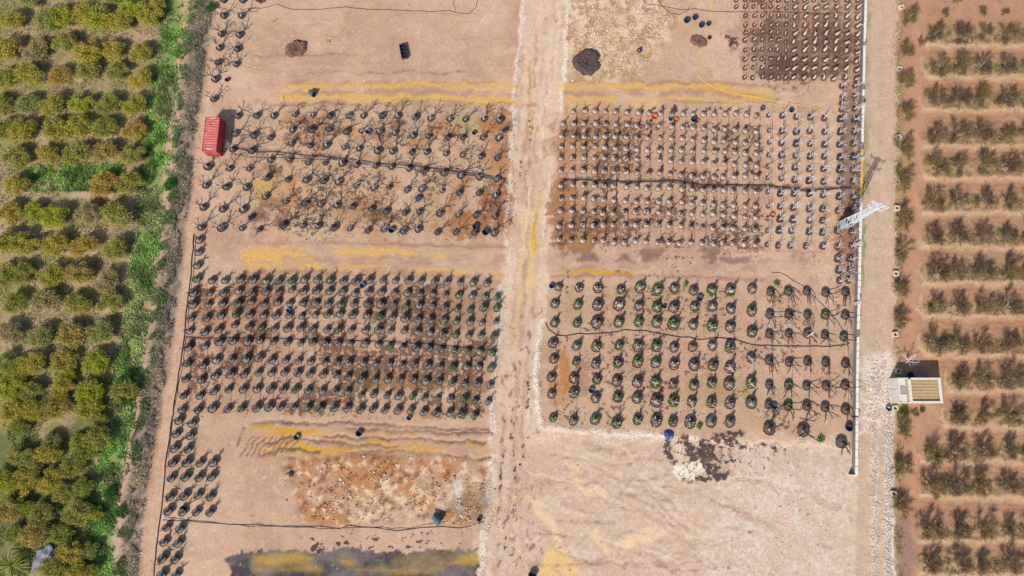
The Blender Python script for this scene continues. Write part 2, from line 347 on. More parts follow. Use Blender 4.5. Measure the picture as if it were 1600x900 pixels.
def sub(pts, pad, raw=False):
    p = np.array(pts, float); u, v = (U0, V0) if raw else (U, V)
    i = np.nonzero((u > p[:, 0].min()-pad) & (u < p[:, 0].max()+pad) & (v > p[:, 1].min()-pad) & (v < p[:, 1].max()+pad))[0]
    return i, u[i], v[i], p
def line(pts, wd, soft=2.0, k=1.0, raw=False):
    i, u, v, p = sub(pts, wd+soft+2, raw); d = np.full(len(i), 1e9)
    for a, b in zip(p[:-1], p[1:]):
        e = b-a; t = np.clip(((u-a[0])*e[0]+(v-a[1])*e[1])/(e@e+1e-9), 0, 1)
        d = np.minimum(d, np.hypot(u-a[0]-t*e[0], v-a[1]-t*e[1]))
    return i, (1-sstep(wd/2-soft/2, wd/2+soft, d))*k
def area(pts, soft=3.0, k=1.0, raw=False):
    i, u, v, p = sub(pts, soft*2+2, raw); d = np.full(len(i), 1e9); ins = np.zeros(len(i), bool)
    for a, b in zip(p, np.roll(p, -1, 0)):
        e = b-a; t = np.clip(((u-a[0])*e[0]+(v-a[1])*e[1])/(e@e+1e-9), 0, 1)
        d = np.minimum(d, np.hypot(u-a[0]-t*e[0], v-a[1]-t*e[1]))
        c = ((a[1] > v) != (b[1] > v)) & (u < (b[0]-a[0])*(v-a[1])/(b[1]-a[1]+1e-12)+a[0]); ins ^= c
    return i, sstep(-soft, soft, np.where(ins, d, -d))*k
def mul(m, f): return m[0], m[1]*f[m[0]]
RAG = fbm(X, Y, 1.0, 101, 4, .7); RAG = (RAG-RAG.mean())/RAG.std()
def rag(m, amp=.22, k=1.0):
    """same patch with a torn, crumbly outline"""
    return m[0], sstep(.40, .60, m[1]+RAG[m[0]]*amp)*np.clip(m[1]*3, 0, 1)*k
def top(N, frac, soft=.25):
    """mask of the highest part of a noise field"""
    q = np.quantile(N[::37], 1-frac); return sstep(q-soft*N.std(), q+soft*N.std(), N)
FLK = fbm(X, Y, .62, 131, 3, .75); FLK2 = fbm(X, Y, .55, 151, 2, .8); PAT = fbm(X, Y, 4.5, 171, 3)
def rise(m, h): Z[m[0]] += m[1]*h

LANE_C = [(345,-60),(333,0),(320,100),(312,160),(306,250),(300,340),(287,420),(280,510),(266,600),(253,700),(241,800),(231,900),(222,990)]
SCRUB_C = [(325,-60),(316,10),(307,80),(300,130),(294,180),(287,240),(282,300),(273,350),(267,400),(262,460),(253,520),(245,580),(234,640),(224,700),(214,760),(206,820),(199,900),(190,990)]
GREEN_C = [(262,-60),(266,20),(272,60),(262,110),(254,160),(246,210),(241,260),(236,310),(229,370),(223,420),(219,480),(206,540),(196,590),(190,640),(180,690),(172,730),(165,780),(157,830),(155,900),(150,990)]
TRACK = [(820,-60),(818,0),(811,60),(807,110),(803,170),(800,230),(797,270),(791,310),(785,385),(783,440),(777,520),(770,600),(767,680),(762,760),(752,820),(745,900),(740,990),
 (1335,990),(1338,745),(1330,700),(1200,688),(1060,683),(900,676),(848,668),(838,620),(838,560),(848,500),(855,430),(861,350),(868,270),(875,190),(880,130),(885,60),(890,0),(893,-60)]
ROAD = [(1357,-60),(1352,100),(1349,300),(1345,500),(1340,700),(1338,990),(1396,990),(1395,800),(1394,700),(1394,600),(1398,500),(1399,300),(1402,100),(1406,-60)]
# base yard
put(np.ones(len(X)), (204,169,141)); put(sstep(.45,.75,N1)*.6, (216,183,156)); put(sstep(.5,.75,1-N1)*.55, (190,150,127)); put(top(N2, .3, .8)*.35, (188,154,128)); put(top(fbm(X, Y, 5, 211, 4), .25, .6)*.4, (184,150,124)); put(top(fbm(X, Y, 6, 231, 4), .25, .6)*.4, (217,186,159))
put(sstep(.62,.8,N3)*.35, (228,200,175))
# left orchard floor
orcL = area([(-500,-200),(262,-60),(264,20),(262,110),(252,160),(243,210),(238,260),(233,310),(226,370),(221,420),(216,480),(203,540),(193,590),(187,640),(177,690),(169,730),(162,780),(154,830),(150,990),(-500,1100)], 4)
put(orcL, (172,150,112)); msk(0, orcL, .6); put(mul(orcL, sstep(.5,.65,N2)*.8), (146,142,86)); put(mul(orcL, sstep(.5,.7,1-N1)*.55), (196,168,136)); put(mul(orcL, sstep(.55,.7,N3)*.5), (120,114,76))
for yy, u0, u1 in ((118,0,230),(172,90,230),(212,50,215),(258,40,190),(302,0,190),(360,0,170),(390,0,150),(440,0,145),(485,150,210)):
    put(mul(line([(u0,yy),(u1,yy+3)], 7, 4), sstep(.35,.6,N2)*.9), (205,172,140))
put(area([(45,262),(190,258),(195,292),(60,298)], 8), (104,140,62))
put(mul(area([(-200,600),(175,600),(160,700),(140,900),(-200,1000)], 30), sstep(.4,.6,N1)*.7), (84,104,44))
# right orchard
orcR = area([(1404,-200),(1404,300),(1400,500),(1396,700),(1396,1100),(2000,1100),(2000,-200)], 3)
put(orcR, (185,143,112)); put(mul(orcR, sstep(.45,.7,N2)*.4), (198,156,124))
put(mul(orcR, sstep(.55,.75,N3)*.4), (166,124,96))
for r in ORCH_R:
    ym = sum(q[1] for q in r)/len(r); x0 = r[0][0]
    d = V-(ym+9); e = np.clip((x0-24-U)/10, 0, 3)
    b = np.exp(-(d/13)**2)*(U > x0-60)*(1-sstep(0,1,e))
    put(b*.8*sstep(.25,.5,N2+.1), (182,150,114)); put(b*sstep(.5,.68,N3)*.7, (122,112,66)); Z += b*.10
    d2 = V-(ym+24); b2 = np.exp(-(d2/4.5)**2)*(U > x0-22)
    put(b2*.75, (214,178,142)); Z += b2*.06
    d3 = V-(ym+17.5); b3 = np.exp(-(d3/3)**2)*(U > x0-8); put(b3*.6*sstep(.35,.55,N3), (112,92,78))
    lp = line([(x0-4,ym+24),(x0-17,ym+22),(x0-26,ym+11),(x0-25,ym-7)], 3.2, 2.5, .65); put(lp, (218,184,150)); rise(lp, .06)
    for q in (35, 42):
        d4 = np.abs(V-(ym+q)); put((1-sstep(.6,2.2,d4))*(U > x0-10)*.35, (150,106,78)); Z -= (1-sstep(.6,2.2,d4))*(U > x0-10)*.04
put(line([(1450,-60),(1432,60),(1428,130),(1432,260),(1426,400),(1422,520),(1430,640),(1425,720),(1424,900),(1424,990)], 17, 8, .85), (194,148,116))
put(mul(line([(1404,-60),(1407,200),(1402,500),(1400,700),(1402,990)], 10, 5), sstep(.4,.6,N3)*.8), (176,158,104))
put(line([(1409,815),(1420,850),(1410,900)], 24, 12, .6), (140,120,112))
put(area([(1376,560),(1396,545),(1410,590),(1400,650),(1392,660)], 6, .7), (206,182,150))
# central track
trk = area(TRACK, 2.5); put(trk, (219,190,164)); put(mul(trk, sstep(.45,.7,N2)*.5), (206,170,145)); put(mul(trk, sstep(.5,.75,N1)*.6), (228,199,172))
Z[trk[0]] -= trk[1]*.05
yard2 = area([(745,700),(1330,700),(1335,990),(735,990)], 10); put((yard2[0], yard2[1]*.55), (207,176,151)); put(mul(yard2, top(N1, .4, .8)*.4), (198,164,140)); put(mul(yard2, top(N2, .3, .9)*.4), (232,206,182)); put(mul(yard2, top(FLK*.7+N2*.3, .2)*.35), (192,160,140)); put(mul(yard2, top(FLK2, .15)*.35), (236,220,204))
put(mul(area([(1150,700),(1330,690),(1336,990),(1080,990),(1120,800)], 30), (.25+.75*top(FLK2*.7+N2*.5, .35, .5))*.6), (226,210,198))
for a in ([(840,800),(862,812),(868,840),(880,870),(885,900)],[(930,835),(945,860)],[(890,725),(905,752)],[(905,760),(925,770),(945,775)],[(985,850),(1020,845),(1040,830)],[(800,775),(850,790)]):
    put(line(a, 8, 5, .7), (236,206,160))
put(line([(852,900),(866,870),(890,890)], 26, 10, .85), (232,196,130)); put(line([(975,850),(1010,835)], 16, 8, .7), (238,208,160))
NSr = .4+.6*top(N3, .5, .8); trkf = np.zeros(len(X)); trkf[trk[0]] = trk[1]
# wheel ruts and crust marks on the track
for off in (-14, 0, 15):
    pts = [(855+off,-40),(850+off,60),(842+off,160),(834+off,260),(826+off,360),(820+off,460),(812+off,560),(802+off,660),(800+off*1.2,760),(795+off*1.5,900)]
    put(mul(line(pts, 5, 3), sstep(.45,.6,N2)*.45), (186,150,124)); rise(line(pts, 4, 3), -.03)
rs = random.Random(3)
for k in range(120):
    u = rs.uniform(772,848) if k < 85 else rs.uniform(770,1300); v = rs.uniform(470,900) if u < 850 else rs.uniform(690,900)
    p0 = (u, v); p1 = (u+rs.uniform(-5,5), v+rs.uniform(2,12)) if u < 850 else (u+rs.uniform(-4,4), v+rs.uniform(-2,2))
    put(line([p0, p1], rs.uniform(1.2,3.2), 1.2, rs.uniform(.5,.9)), rs.choice([(120,92,80),(160,124,104),(96,76,72)]))
for k in range(70):
    u = rs.uniform(860,1320); v = rs.uniform(690,890); L = rs.uniform(10,50)
    put(line([(u,v),(u+L,v+L*rs.uniform(.05,.35))], rs.uniform(1.5,5), 2, rs.uniform(.2,.5)), rs.choice([(182,146,124),(236,212,188),(172,136,116),(226,214,204)]))
put(line([(830,100),(828,150),(830,210)], 9, 6, .65), (228,190,130)); put(line([(840,310),(836,360),(829,430),(824,470)], 9, 6, .7), (228,190,128))
put(line([(820,340),(813,430),(808,520)], 5, 3, .7), (226,180,118)); put(line([(836,352),(834,390)], 5, 3, .8), (222,172,76)); put(line([(808,530),(800,560)], 5, 3, .5), (224,180,120))
rs = random.Random(17)
for k in range(46):
    u = rs.uniform(790,1180); v = rs.uniform(690,890); a = rs.uniform(-.15,.55); L = rs.uniform(40,150); cv = rs.uniform(-.006,.006); pp = []
    for j in range(7): pp.append((u, v)); u += math.cos(a)*L/6; v += math.sin(a)*L/6; a += cv*L/6
    put(mul(line(pp, rs.uniform(1.5,3.2), 2), NSr*rs.uniform(.5,.9)), rs.choice([(168,134,114),(182,148,126),(238,214,190)]))
for k in range(40):
    u = rs.uniform(775,880); v = rs.uniform(-20,700); L = rs.uniform(40,160); u -= (v/900)*60*(u > 840); pp = [(u, v), (u-L*.03+rs.uniform(-2,2), v+L/2), (u-L*.07, v+L)]
    put(mul(mul(line(pp, rs.uniform(1.2,3), 2), NSr*rs.uniform(.5,.85)), trkf), rs.choice([(170,136,114),(188,152,128),(238,214,190)]))
for k in range(60):
    x0 = rs.choice([(400,790,120,165),(400,780,376,432),(880,1250,126,162),(870,1250,390,436),(400,760,655,716),(380,780,10,120)]); u = rs.uniform(x0[0],x0[1]-60); v = rs.uniform(x0[2],x0[3]); L = rs.uniform(40,170)
    put(mul(line([(u,v),(u+L/2,v+rs.uniform(-2,2)),(u+L,v+rs.uniform(-2,4))], rs.uniform(1.2,2.6), 1.6), NSr*rs.uniform(.45,.85)), rs.choice([(156,118,98),(174,136,114),(222,192,166)]))
msk(2, area([(745,700),(1330,700),(1335,990),(735,990)], 10), .2); msk(0, area([(745,690),(1330,690),(1335,990),(735,990)], 10), .34); msk(2, area([(1150,700),(1330,690),(1336,990),(1060,990),(1100,800)], 40), .52); msk(2, area([(850,672),(1330,690),(1330,705),(850,690)], 8), .75); msk(2, area(TRACK, 6), .18)
for pts in ([(812,560),(812,585)],[(826,590),(824,640)],[(818,680),(816,700),(812,740)],[(800,640),(800,700),(804,760)],[(786,700),(784,760)],[(805,790),(800,810)],[(838,855),(846,866)],[(790,845),(786,870)],[(815,250),(814,280)],[(828,180),(830,230)]):
    msk(1, line(pts, 4, 5), .5)
for k in range(9):
    put(mul(line([(845+k*7,686+k*3),(900+k*6,700+k*9),(990+k*8,730+k*14),(1060+k*6,790+k*14)], 2.2, 2.5, .4), NSr), (178,142,120) if k % 2 else (236,212,186))
# pale gravel margins
for pts, wd in (([(818,-40),(817,10),(814,60),(807,108),(804,150),(802,200),(799,260),(797,290),(791,320),(788,380)], 5), ([(783,440),(778,520),(774,580),(770,640),(768,690)], 5.5),
    ([(766,725),(770,745),(765,780)], 9), ([(757,830),(752,880),(748,940)], 9), ([(890,-20),(886,30),(884,70),(881,120),(876,170)], 4.5), ([(849,500),(842,540),(838,575),(839,610),(843,655)], 7), ([(845,668),(900,674),(960,676),(1040,680)], 7)):
    put(mul(line(pts, wd, 2.5), .55+.45*sstep(.3,.55,N3)), (234,216,198)); rise(line(pts, wd, 3), .05); msk(2, line(pts, wd*1.6, 6), .5 if pts[0][1] > 400 else .75)
# left lane
ln = line(LANE_C, 19, 5); put(ln, (206,170,142)); msk(0, ln, .45); msk(2, ln, .4); put(mul(ln, sstep(.5,.7,N3)*.5), (222,186,156)); rise(ln, -.04)
for off in (-4, 4): put(mul(line([(a+off,b) for a, b in LANE_C], 3, 2), sstep(.4,.6,N2)*.4), (180,142,118))
put(mul(line([(a-9,b) for a, b in LANE_C], 4, 3), sstep(.35,.55,N2)*.6), (196,140,100))
# scrub and green strips
put(line(SCRUB_C, 26, 9), (160,140,122)); put(mul(line(SCRUB_C, 30, 6), sstep(.5,.65,N3)*.7), (112,100,92)); rise(line(SCRUB_C, 26, 8), .15)
put(line(GREEN_C, 26, 9, .9), (122,150,76)); put(mul(line(GREEN_C, 30, 8), sstep(.5,.7,1-N2)*.7), (150,148,88))
put(line([(290,35),(281,95),(273,150),(268,215),(262,268)], 8, 4, .9), (206,168,138)); put(mul(line([(228,470),(222,540)], 8, 5), sstep(.4,.6,N3)), (190,142,112))
# right gravel road
rd = area(ROAD, 2.5); put(rd, (203,176,152)); put(mul(rd, sstep(.5,.72,N2)*.5), (220,192,168)); put(mul(rd, sstep(.55,.75,1-N3)*.4), (184,154,132))
rise(rd, .02)
for off in (-14, 13): put(mul(line([(1380+off*.7,-40),(1375+off*.8,300),(1370+off,600),(1366+off,930)], 8, 4), .5+0*X), (214,180,150))
put(mul(line([(1367,620),(1365,760),(1366,940)], 9, 4), sstep(.42,.6,N3)*.8), (224,208,194)); put(mul(line([(1389,630),(1388,760),(1389,940)], 12, 6), sstep(.36,.56,N3)*.7), (228,214,204))
put(mul(area([(1345,560),(1396,545),(1398,660),(1342,680)], 12), sstep(.44,.6,N3)*.7), (234,220,208))
msk(2, line([(1389,560),(1388,760),(1389,940)], 15, 8), .85); msk(2, line([(1367,600),(1365,760),(1366,940)], 10, 7), .7); msk(2, area(ROAD, 4), .35); msk(2, area([(1345,560),(1396,545),(1398,660),(1342,680)], 12), .9); msk(0, area([(1404,-60),(1700,-60),(1700,960),(1398,960)], 4), .30)
put(mul(line([(1357,0),(1353,150),(1350,300),(1348,420)], 5, 4), sstep(.4,.6,N2)*.7), (150,148,100))
for y0, y1, x in ((355,400,1352),(280,300,1354),(415,450,1350)): put(line([(x,y0),(x-1,y1)], 4, 2, .55), (110,140,66))
# yellow sand strips
Yl = (222,178,102)
NS = fbm(X*.22, Y*1.5, 1.6, 83, 4); NSk = .35+.65*sstep(.36,.6,NS)
for pts, wd, k in (([(440,135),(560,133),(700,134),(808,135)], 8, .8),([(435,150),(560,153),(700,154),(805,158)], 8.5, .85),([(470,150),(500,140)], 14, .5),
  ([(879,136),(950,134),(1080,136),(1130,138)], 8, .8),([(1130,138),(1205,146)], 7, .5),([(880,155),(960,156)], 8, .85),([(985,157),(1080,154),(1190,150)], 7, .7),([(1140,150),(1200,148)], 16, .6),
  ([(392,402),(432,398)], 24, .9),([(384,417),(470,418),(560,419)], 4.5, .75),([(468,388),(480,405),(498,415)], 10, .7),([(430,390),(455,395),(470,405)], 12, .7),([(520,394),(560,393)], 7, .8),
  ([(540,393),(562,394)], 9, .9),([(570,393),(604,394)], 10, .9),([(612,393),(655,394)], 7, .85),([(672,397),(694,397)], 8, .7),([(698,397),(713,398)], 8, .5),([(540,414),(604,416)], 8, .65),([(655,420),(733,424)], 7, .8),([(771,428),(782,428)], 7, .7),
  ([(872,424),(890,425)], 4, .5)):
    put(mul(line(pts, wd*1.3, 7, k*.7), NSk), Yl); msk(3, line(pts, wd, 5), k*.72)
Yd = (210,156,36)
put(line([(885,425),(910,426),(992,429)], 5, 2, .95), (206,160,48))
for pts, wd, k in (([(386,674),(410,668),(450,673),(500,672)], 5, .9),([(391,686),(418,678),(470,676),(505,678)], 6, .95),([(412,701),(450,694),(500,702),(540,699)], 7, .9),([(402,704),(426,680)], 3, .7),([(372,694),(386,678)], 3, .6),
  ([(412,712),(420,704)], 3, .7),([(422,714),(432,704)], 3, .7),([(434,712),(444,704)], 3, .7),([(444,712),(470,704),(560,706)], 4, .7),
  ([(505,672),(560,674)], 4, .7),([(567,676),(610,676),(648,679)], 6, .8),([(582,691),(607,692)], 5, .85),([(607,692),(690,697)], 4, .6),([(540,700),(600,699),(640,703),(688,703)], 6, .85),([(640,702),(660,703)], 6, .95),([(732,696),(755,697)], 8, .95),([(736,707),(762,709)], 6, .7),([(500,684),(560,689)], 4, .5)):
    put(mul(line(pts, wd*1.1, 2.5, k*.95), NSk), Yd); msk(3, line(pts, wd*.8, 2.5), k*.4)
for pts in ([(480,663),(560,660),(640,667),(762,671)],[(400,662),(480,661)],[(384,668),(372,692)],[(505,681),(560,684),(650,686),(760,693)],[(540,708),(620,706),(700,711),(765,716)],[(415,690),(450,686),(500,690),(560,696),(620,699)],[(405,712),(440,702),(500,706)],[(540,670),(600,672),(700,676),(768,677)],[(450,716),(560,712),(640,714)]):
    put(mul(line(pts, 3, 2, .85), .5+.5*NSk), (104,74,62)); rise(line(pts, 4, 3), -.1)
for k in range(9):
    x = 376+k*9; put(line([(x,712-k*.5),(x+10,695),(x+22,682)], 2.2, 1.5, .75), (132,94,78))
# track beds between the blocks: compressed soil and tyre marks
for y0, x0, x1 in ((128,420,806),(144,430,805),(160,400,800),(380,400,785),(403,440,790),(410,520,790),(424,400,780),(146,885,1200),(128,890,1180),(398,870,1250),(405,880,1240),(418,880,1180),(432,880,1200)):
    put(mul(line([(x0,y0),((x0+x1)/2,y0+rs.uniform(-2,2)),(x1,y0+rs.uniform(-1,5))], 5, 4), sstep(.35,.6,N2)*.6), (172,132,112)); rise(line([(x0,y0),(x1,y0+2)], 4, 4), -.03)
put(mul(area([(880,388),(1250,385),(1260,412),(880,408)], 6), sstep(.45,.6,N2)*.75), (134,104,92)); put(line([(1130,408),(1168,405)], 6, 4, .7), (116,94,90))
for pts in ([(460,378),(560,380),(700,384),(790,388)],[(380,424),(560,428),(700,432),(780,438)],[(860,432),(1000,432),(1180,434)]): put(line(pts, 2.5, 2, .55), (150,108,88))
# rubble field
rub = area([(442,728),(470,712),(600,712),(742,718),(766,742),(762,800),(722,815),(600,817),(500,822),(466,805),(452,765)], 9); put(rub, (192,150,116))
put(mul(rub, sstep(.5,.66,N2)*.7), (186,126,70)); put(mul(rub, sstep(.52,.68,1-N2)*.6), (206,180,158)); put(mul(rub, sstep(.6,.72,N3)*.8), (232,206,168)); put(mul(rub, sstep(.62,.72,1-N3)*.7), (112,78,56))
put(area([(700,785),(720,770),(750,775),(756,815),(710,812)], 7, .75), (150,126,98)); put(line([(712,750),(718,790)], 8, 5, .6), (222,206,200)); put(line([(752,760),(760,785)], 10, 6, .6), (120,108,100))
# stony corner at the top right
msk(2, area([(888,-40),(1010,-40),(1060,30),(1030,80),(990,125),(900,128),(880,60)], 16), .7); msk(2, area([(442,728),(470,712),(600,712),(742,718),(766,742),(762,800),(722,815),(600,817),(500,822),(466,805),(452,765)], 9), .45); msk(0, area([(442,728),(470,712),(600,712),(742,718),(766,742),(762,800),(722,815),(600,817),(500,822),(466,805),(452,765)], 9), .55)
sto = area([(888,-40),(1010,-40),(1060,30),(1030,80),(990,125),(900,128),(880,60)], 12); put(mul(sto, sstep(.5,.64,N3)*.75), (232,206,166)); put(mul(sto, sstep(.52,.66,1-N3)*.65), (168,128,92)); put(mul(sto, sstep(.45,.6,N2)*.4), (190,150,106))
for c, r in (((463,60),12),((431,34),11),((515,60),14),((546,50),10),((395,105),12),((400,62),9),((413,45),7)):
    aa = area([(c[0]-r,c[1]),(c[0],c[1]-r*.7),(c[0]+r,c[1]),(c[0],c[1]+r*.7)], 6); put(mul(aa, sstep(.38,.55,N3)*.7), (176,148,100)); msk(0, aa, .8); msk(2, aa, .7)
# rust and dark stains inside the blocks
def blot(u, v, ru, rv, c, k, thr=.4):
    put(rag(area([(u+ru*math.cos(a), v+rv*math.sin(a)) for a in [i*math.pi/5 for i in range(10)]], min(ru,rv)*.75), .26, k), c)
RU = (178,118,70)
for b in ((772,190,28,22,RU,.8,.3),(775,250,22,40,RU,.6,.35),(775,320,25,38,(150,94,56),.8,.3),(730,350,34,22,(160,102,60),.8,.35),(500,215,14,22,RU,.7,.4),(460,180,14,14,RU,.5,.4),(505,180,10,10,RU,.7,.3),(440,300,40,30,(196,150,90),.6,.4),(410,290,12,14,(206,176,90),.7,.3),
  (560,330,50,25,(168,112,74),.6,.4),(880,330,22,60,(162,110,68),.75,.3),(905,220,45,50,(186,136,96),.6,.35),(950,190,50,30,(190,140,98),.5,.35),(900,380,40,14,(156,106,64),.75,.3),(930,350,40,30,(160,116,76),.6,.4),
  (640,598,70,14,(140,104,62),.8,.25),(580,588,30,12,(150,108,64),.7,.3),(740,605,30,14,(132,104,62),.7,.35),(664,642,14,12,(188,124,66),.7,.3),(700,480,80,40,(150,112,82),.5,.45),(395,470,40,40,(140,96,78),.7,.35),(360,500,60,50,(176,126,98),.5,.45),(320,480,14,40,(178,112,76),.5,.45),
  (880,580,9,40,(190,128,72),.85,.25),(874,610,16,24,(186,130,78),.7,.3),(912,590,12,30,(150,112,84),.6,.4),(1120,610,60,26,(172,148,96),.5,.35),(1000,470,60,22,(180,146,116),.5,.4),(890,480,10,30,(176,154,112),.6,.25),(725,190,20,26,(176,158,104),.6,.3),(680,330,12,30,(176,158,104),.5,.3),
  (1295,105,18,14,(124,128,62),.8,.3),(1250,60,70,60,(150,118,92),.5,.4),(1230,80,60,50,(112,88,78),.7,.45),(1300,60,40,60,(128,100,80),.6,.42),(1220,110,40,18,(96,76,70),.75,.35),(1150,60,14,22,(150,120,100),.4,.4),
  (1326,250,14,130,(120,98,84),.75,.3),(1322,400,14,40,(136,110,92),.6,.35),(1320,360,18,40,(160,104,70),.6,.35)): blot(*b)
# leaf litter and dried weed patches: brown flecks in the bare-tree blocks
PM = .45+.75*top(PAT, .45, .8)
for pts, sf, k, tint in (([(425,170),(800,180),(795,376),(415,380)], 22, .80, (196,162,124)), ([(866,180),(1195,190),(1195,395),(862,390)], 12, .88, (180,140,110)), ([(300,430),(780,440),(768,655),(285,650)], 10, .98, (164,126,102)),
    ([(860,440),(1330,445),(1325,680),(850,670)], 10, .70, (192,155,126)), ([(1160,-10),(1345,-10),(1343,128),(1160,126)], 6, .95, (160,128,106)), ([(380,0),(800,0),(800,125),(400,125)], 20, .30, (206,172,146)),
    ([(400,372),(790,385),(780,440),(300,430)], 8, .42, (196,158,132)), ([(870,385),(1320,390),(1320,440),(870,440)], 8, .60, (190,152,128)), ([(330,650),(770,660),(765,720),(340,720)], 8, .42, (196,158,132)), ([(340,720),(460,720),(470,860),(300,860)], 10, .36, (206,172,146)),
    ([(470,830),(750,826),(750,862),(470,866)], 6, .6, (206,172,150)), ([(770,470),(845,470),(830,900),(755,900)], 10, .56, (212,180,154)), ([(1330,100),(1350,100),(1338,440),(1318,440)], 5, .8, (150,122,102))):
    m_ = area(pts, sf); put(mul(m_, top(N1, .5, .8)*.4), tint); msk(0, mul(m_, PM), k)
put(mul(area([(430,175),(800,185),(795,372),(425,375)], 20), top(N2, .18, .5)*.6), (184,130,84))
put(mul(area([(866,180),(1010,190),(1000,390),(862,390)], 15), top(N2, .25, .5)*.5), (186,134,90))
for u, v, r in ((405,335,18),(425,320,20),(440,345,16),(475,190,14),(480,320,16),(425,265,16),(455,215,14),(590,210,12),(610,340,18),(585,335,14),(520,205,14),(620,192,12)): blot(u, v, r, r*.7, (140,108,86), .6, .42); msk(0, area([(u-r,v),(u,v-r*.7),(u+r,v),(u,v+r*.7)], r*.5), 1.15)
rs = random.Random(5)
for row in BLK_B:                                                     # dark irregular patches, up and to the right of many pots
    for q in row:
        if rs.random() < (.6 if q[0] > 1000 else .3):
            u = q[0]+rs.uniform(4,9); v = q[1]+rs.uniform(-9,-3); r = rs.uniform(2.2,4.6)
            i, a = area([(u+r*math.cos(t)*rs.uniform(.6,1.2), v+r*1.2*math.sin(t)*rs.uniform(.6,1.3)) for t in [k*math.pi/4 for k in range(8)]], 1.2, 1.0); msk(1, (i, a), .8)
DRIP_A = [(362,230),(400,238),(440,238),(480,243),(560,250),(600,256),(640,258),(690,265),(740,272),(790,279)]
DRIP_B = [(880,280),(910,281),(940,282),(985,285),(1010,284),(1040,282),(1060,282),(1100,290),(1150,289),(1200,290),(1260,297),(1330,294)]
put(line(DRIP_A, 4, 2, .7), (122,110,108)); put(line(DRIP_A[3:], 4, 2, .5), (104,96,100)); put(line(DRIP_B, 4.5, 2, .85), (92,80,82)); put(line([(1180,291),(1230,293),(1260,296)], 8, 2, .6), (98,82,78)); put(line([(1040,280),(1070,288)], 6, 2, .6), (98,84,82))
put(line([(295,530),(400,528),(560,532),(700,540),(776,548)], 3.5, 2.5, .55), (130,104,94))
# black weed fabric at the bottom, dusted with yellow sand
fab = area([(356,874),(374,865),(420,858),(480,861),(560,857),(640,862),(746,858),(747,900),(742,990),(330,990),(362,892)], 7, raw=False); fab = rag(fab, .2); put(fab, (104,95,96)); put(mul(fab, top(N2, .3, .8)*.6), (132,122,120)); put(mul(fab, top(1-N2, .25, .6)*.7), (64,60,70)); put(mul(fab, top(FLK, .2)*.4), (140,128,120))
for pts, wd, k in (([(405,878),(440,873),(480,872)], 14, .85),([(400,888),(450,884),(500,890)], 7, .6),([(535,868),(545,878)], 10, .7),([(622,876),(680,874),(742,872)], 12, .9),([(600,893),(690,886)], 10, .6),([(560,893),(600,885)], 9, .5)):
    put(mul(line(pts, wd*1.1, 9, k*.75), NSk), (206,166,66))
for u, v, r in ((495,855,16),(540,848,10),(588,843,8),(612,853,7),(640,856,8),(655,846,7),(470,838,5),(487,842,6),(525,850,9),(578,855,9)): msk(1, area([(u-r,v),(u,v-r*.6),(u+r,v),(u,v+r*.6)], 3), .72)
# dark compost spill and pale lime patch
msk(1, area([(1062,682),(1150,676),(1175,700),(1140,752),(1070,752),(1040,735),(1036,690)], 8), .30); msk(0, area([(1040,676),(1230,680),(1260,720),(1180,745),(1050,756)], 14), .7)
for pts, wd in (([(1069,683),(1070,700),(1090,705)], 10),([(1100,690),(1104,720),(1120,745)], 18),([(1075,698),(1085,712),(1110,705)], 18),([(1090,712),(1118,715)], 10),([(1090,748),(1115,746),(1135,744)], 9),([(1068,748),(1085,749)], 4),([(1040,690),(1046,715),(1048,725)], 8),([(1125,684),(1140,688)], 18),([(1130,690),(1165,697)], 5),([(1115,682),(1160,679)], 7),([(1135,697),(1160,699)], 4),([(1180,697),(1192,697)], 4),([(1204,700),(1214,703)], 4),([(1120,722),(1150,722)], 5)):
    msk(1, line(pts, wd*1.0, 7), .74); rise(line(pts, wd, 3), .06)
put(rag(area([(1052,727),(1075,724),(1102,724),(1105,734),(1090,746),(1062,748),(1048,738)], 4), .18, .95), (242,228,206)); put(area([(1072,680),(1096,680),(1094,694),(1078,690)], 2, .9), (234,212,188)); put(line([(1058,690),(1060,722)], 10, 4, .7), (230,206,180))
for u, v, r in ((1143,66,9),(1134,58,7),(1148,60,6),(1138,82,4),(1150,72,5)): msk(1, area([(u-r,v),(u,v-r),(u+r,v),(u,v+r)], 3), .72)
for u, v, r in ((760,30,6),(787,80,6),(850,40,8)): blot(u, v, r*3, r, (222,190,160), .5, .3)
rs = random.Random(11)
for k in range(260):                                                   # clods, twigs and dark crumbs
    u = rs.uniform(330,1340); v = rs.uniform(0,900)
    put(line([(u,v),(u+rs.uniform(-2,2),v+rs.uniform(-1.5,1.5))], rs.uniform(.8,2.0), 1.0, rs.uniform(.4,.9), raw=True), rs.choice([(110,84,72),(90,72,66),(240,226,208),(150,112,90)]))
# darker strip of ground along the foot of the wall
put(line([(1346,120),(1342,300),(1337,430),(1335,560),(1330,700)], 8, 4, .45), (128,108,98))

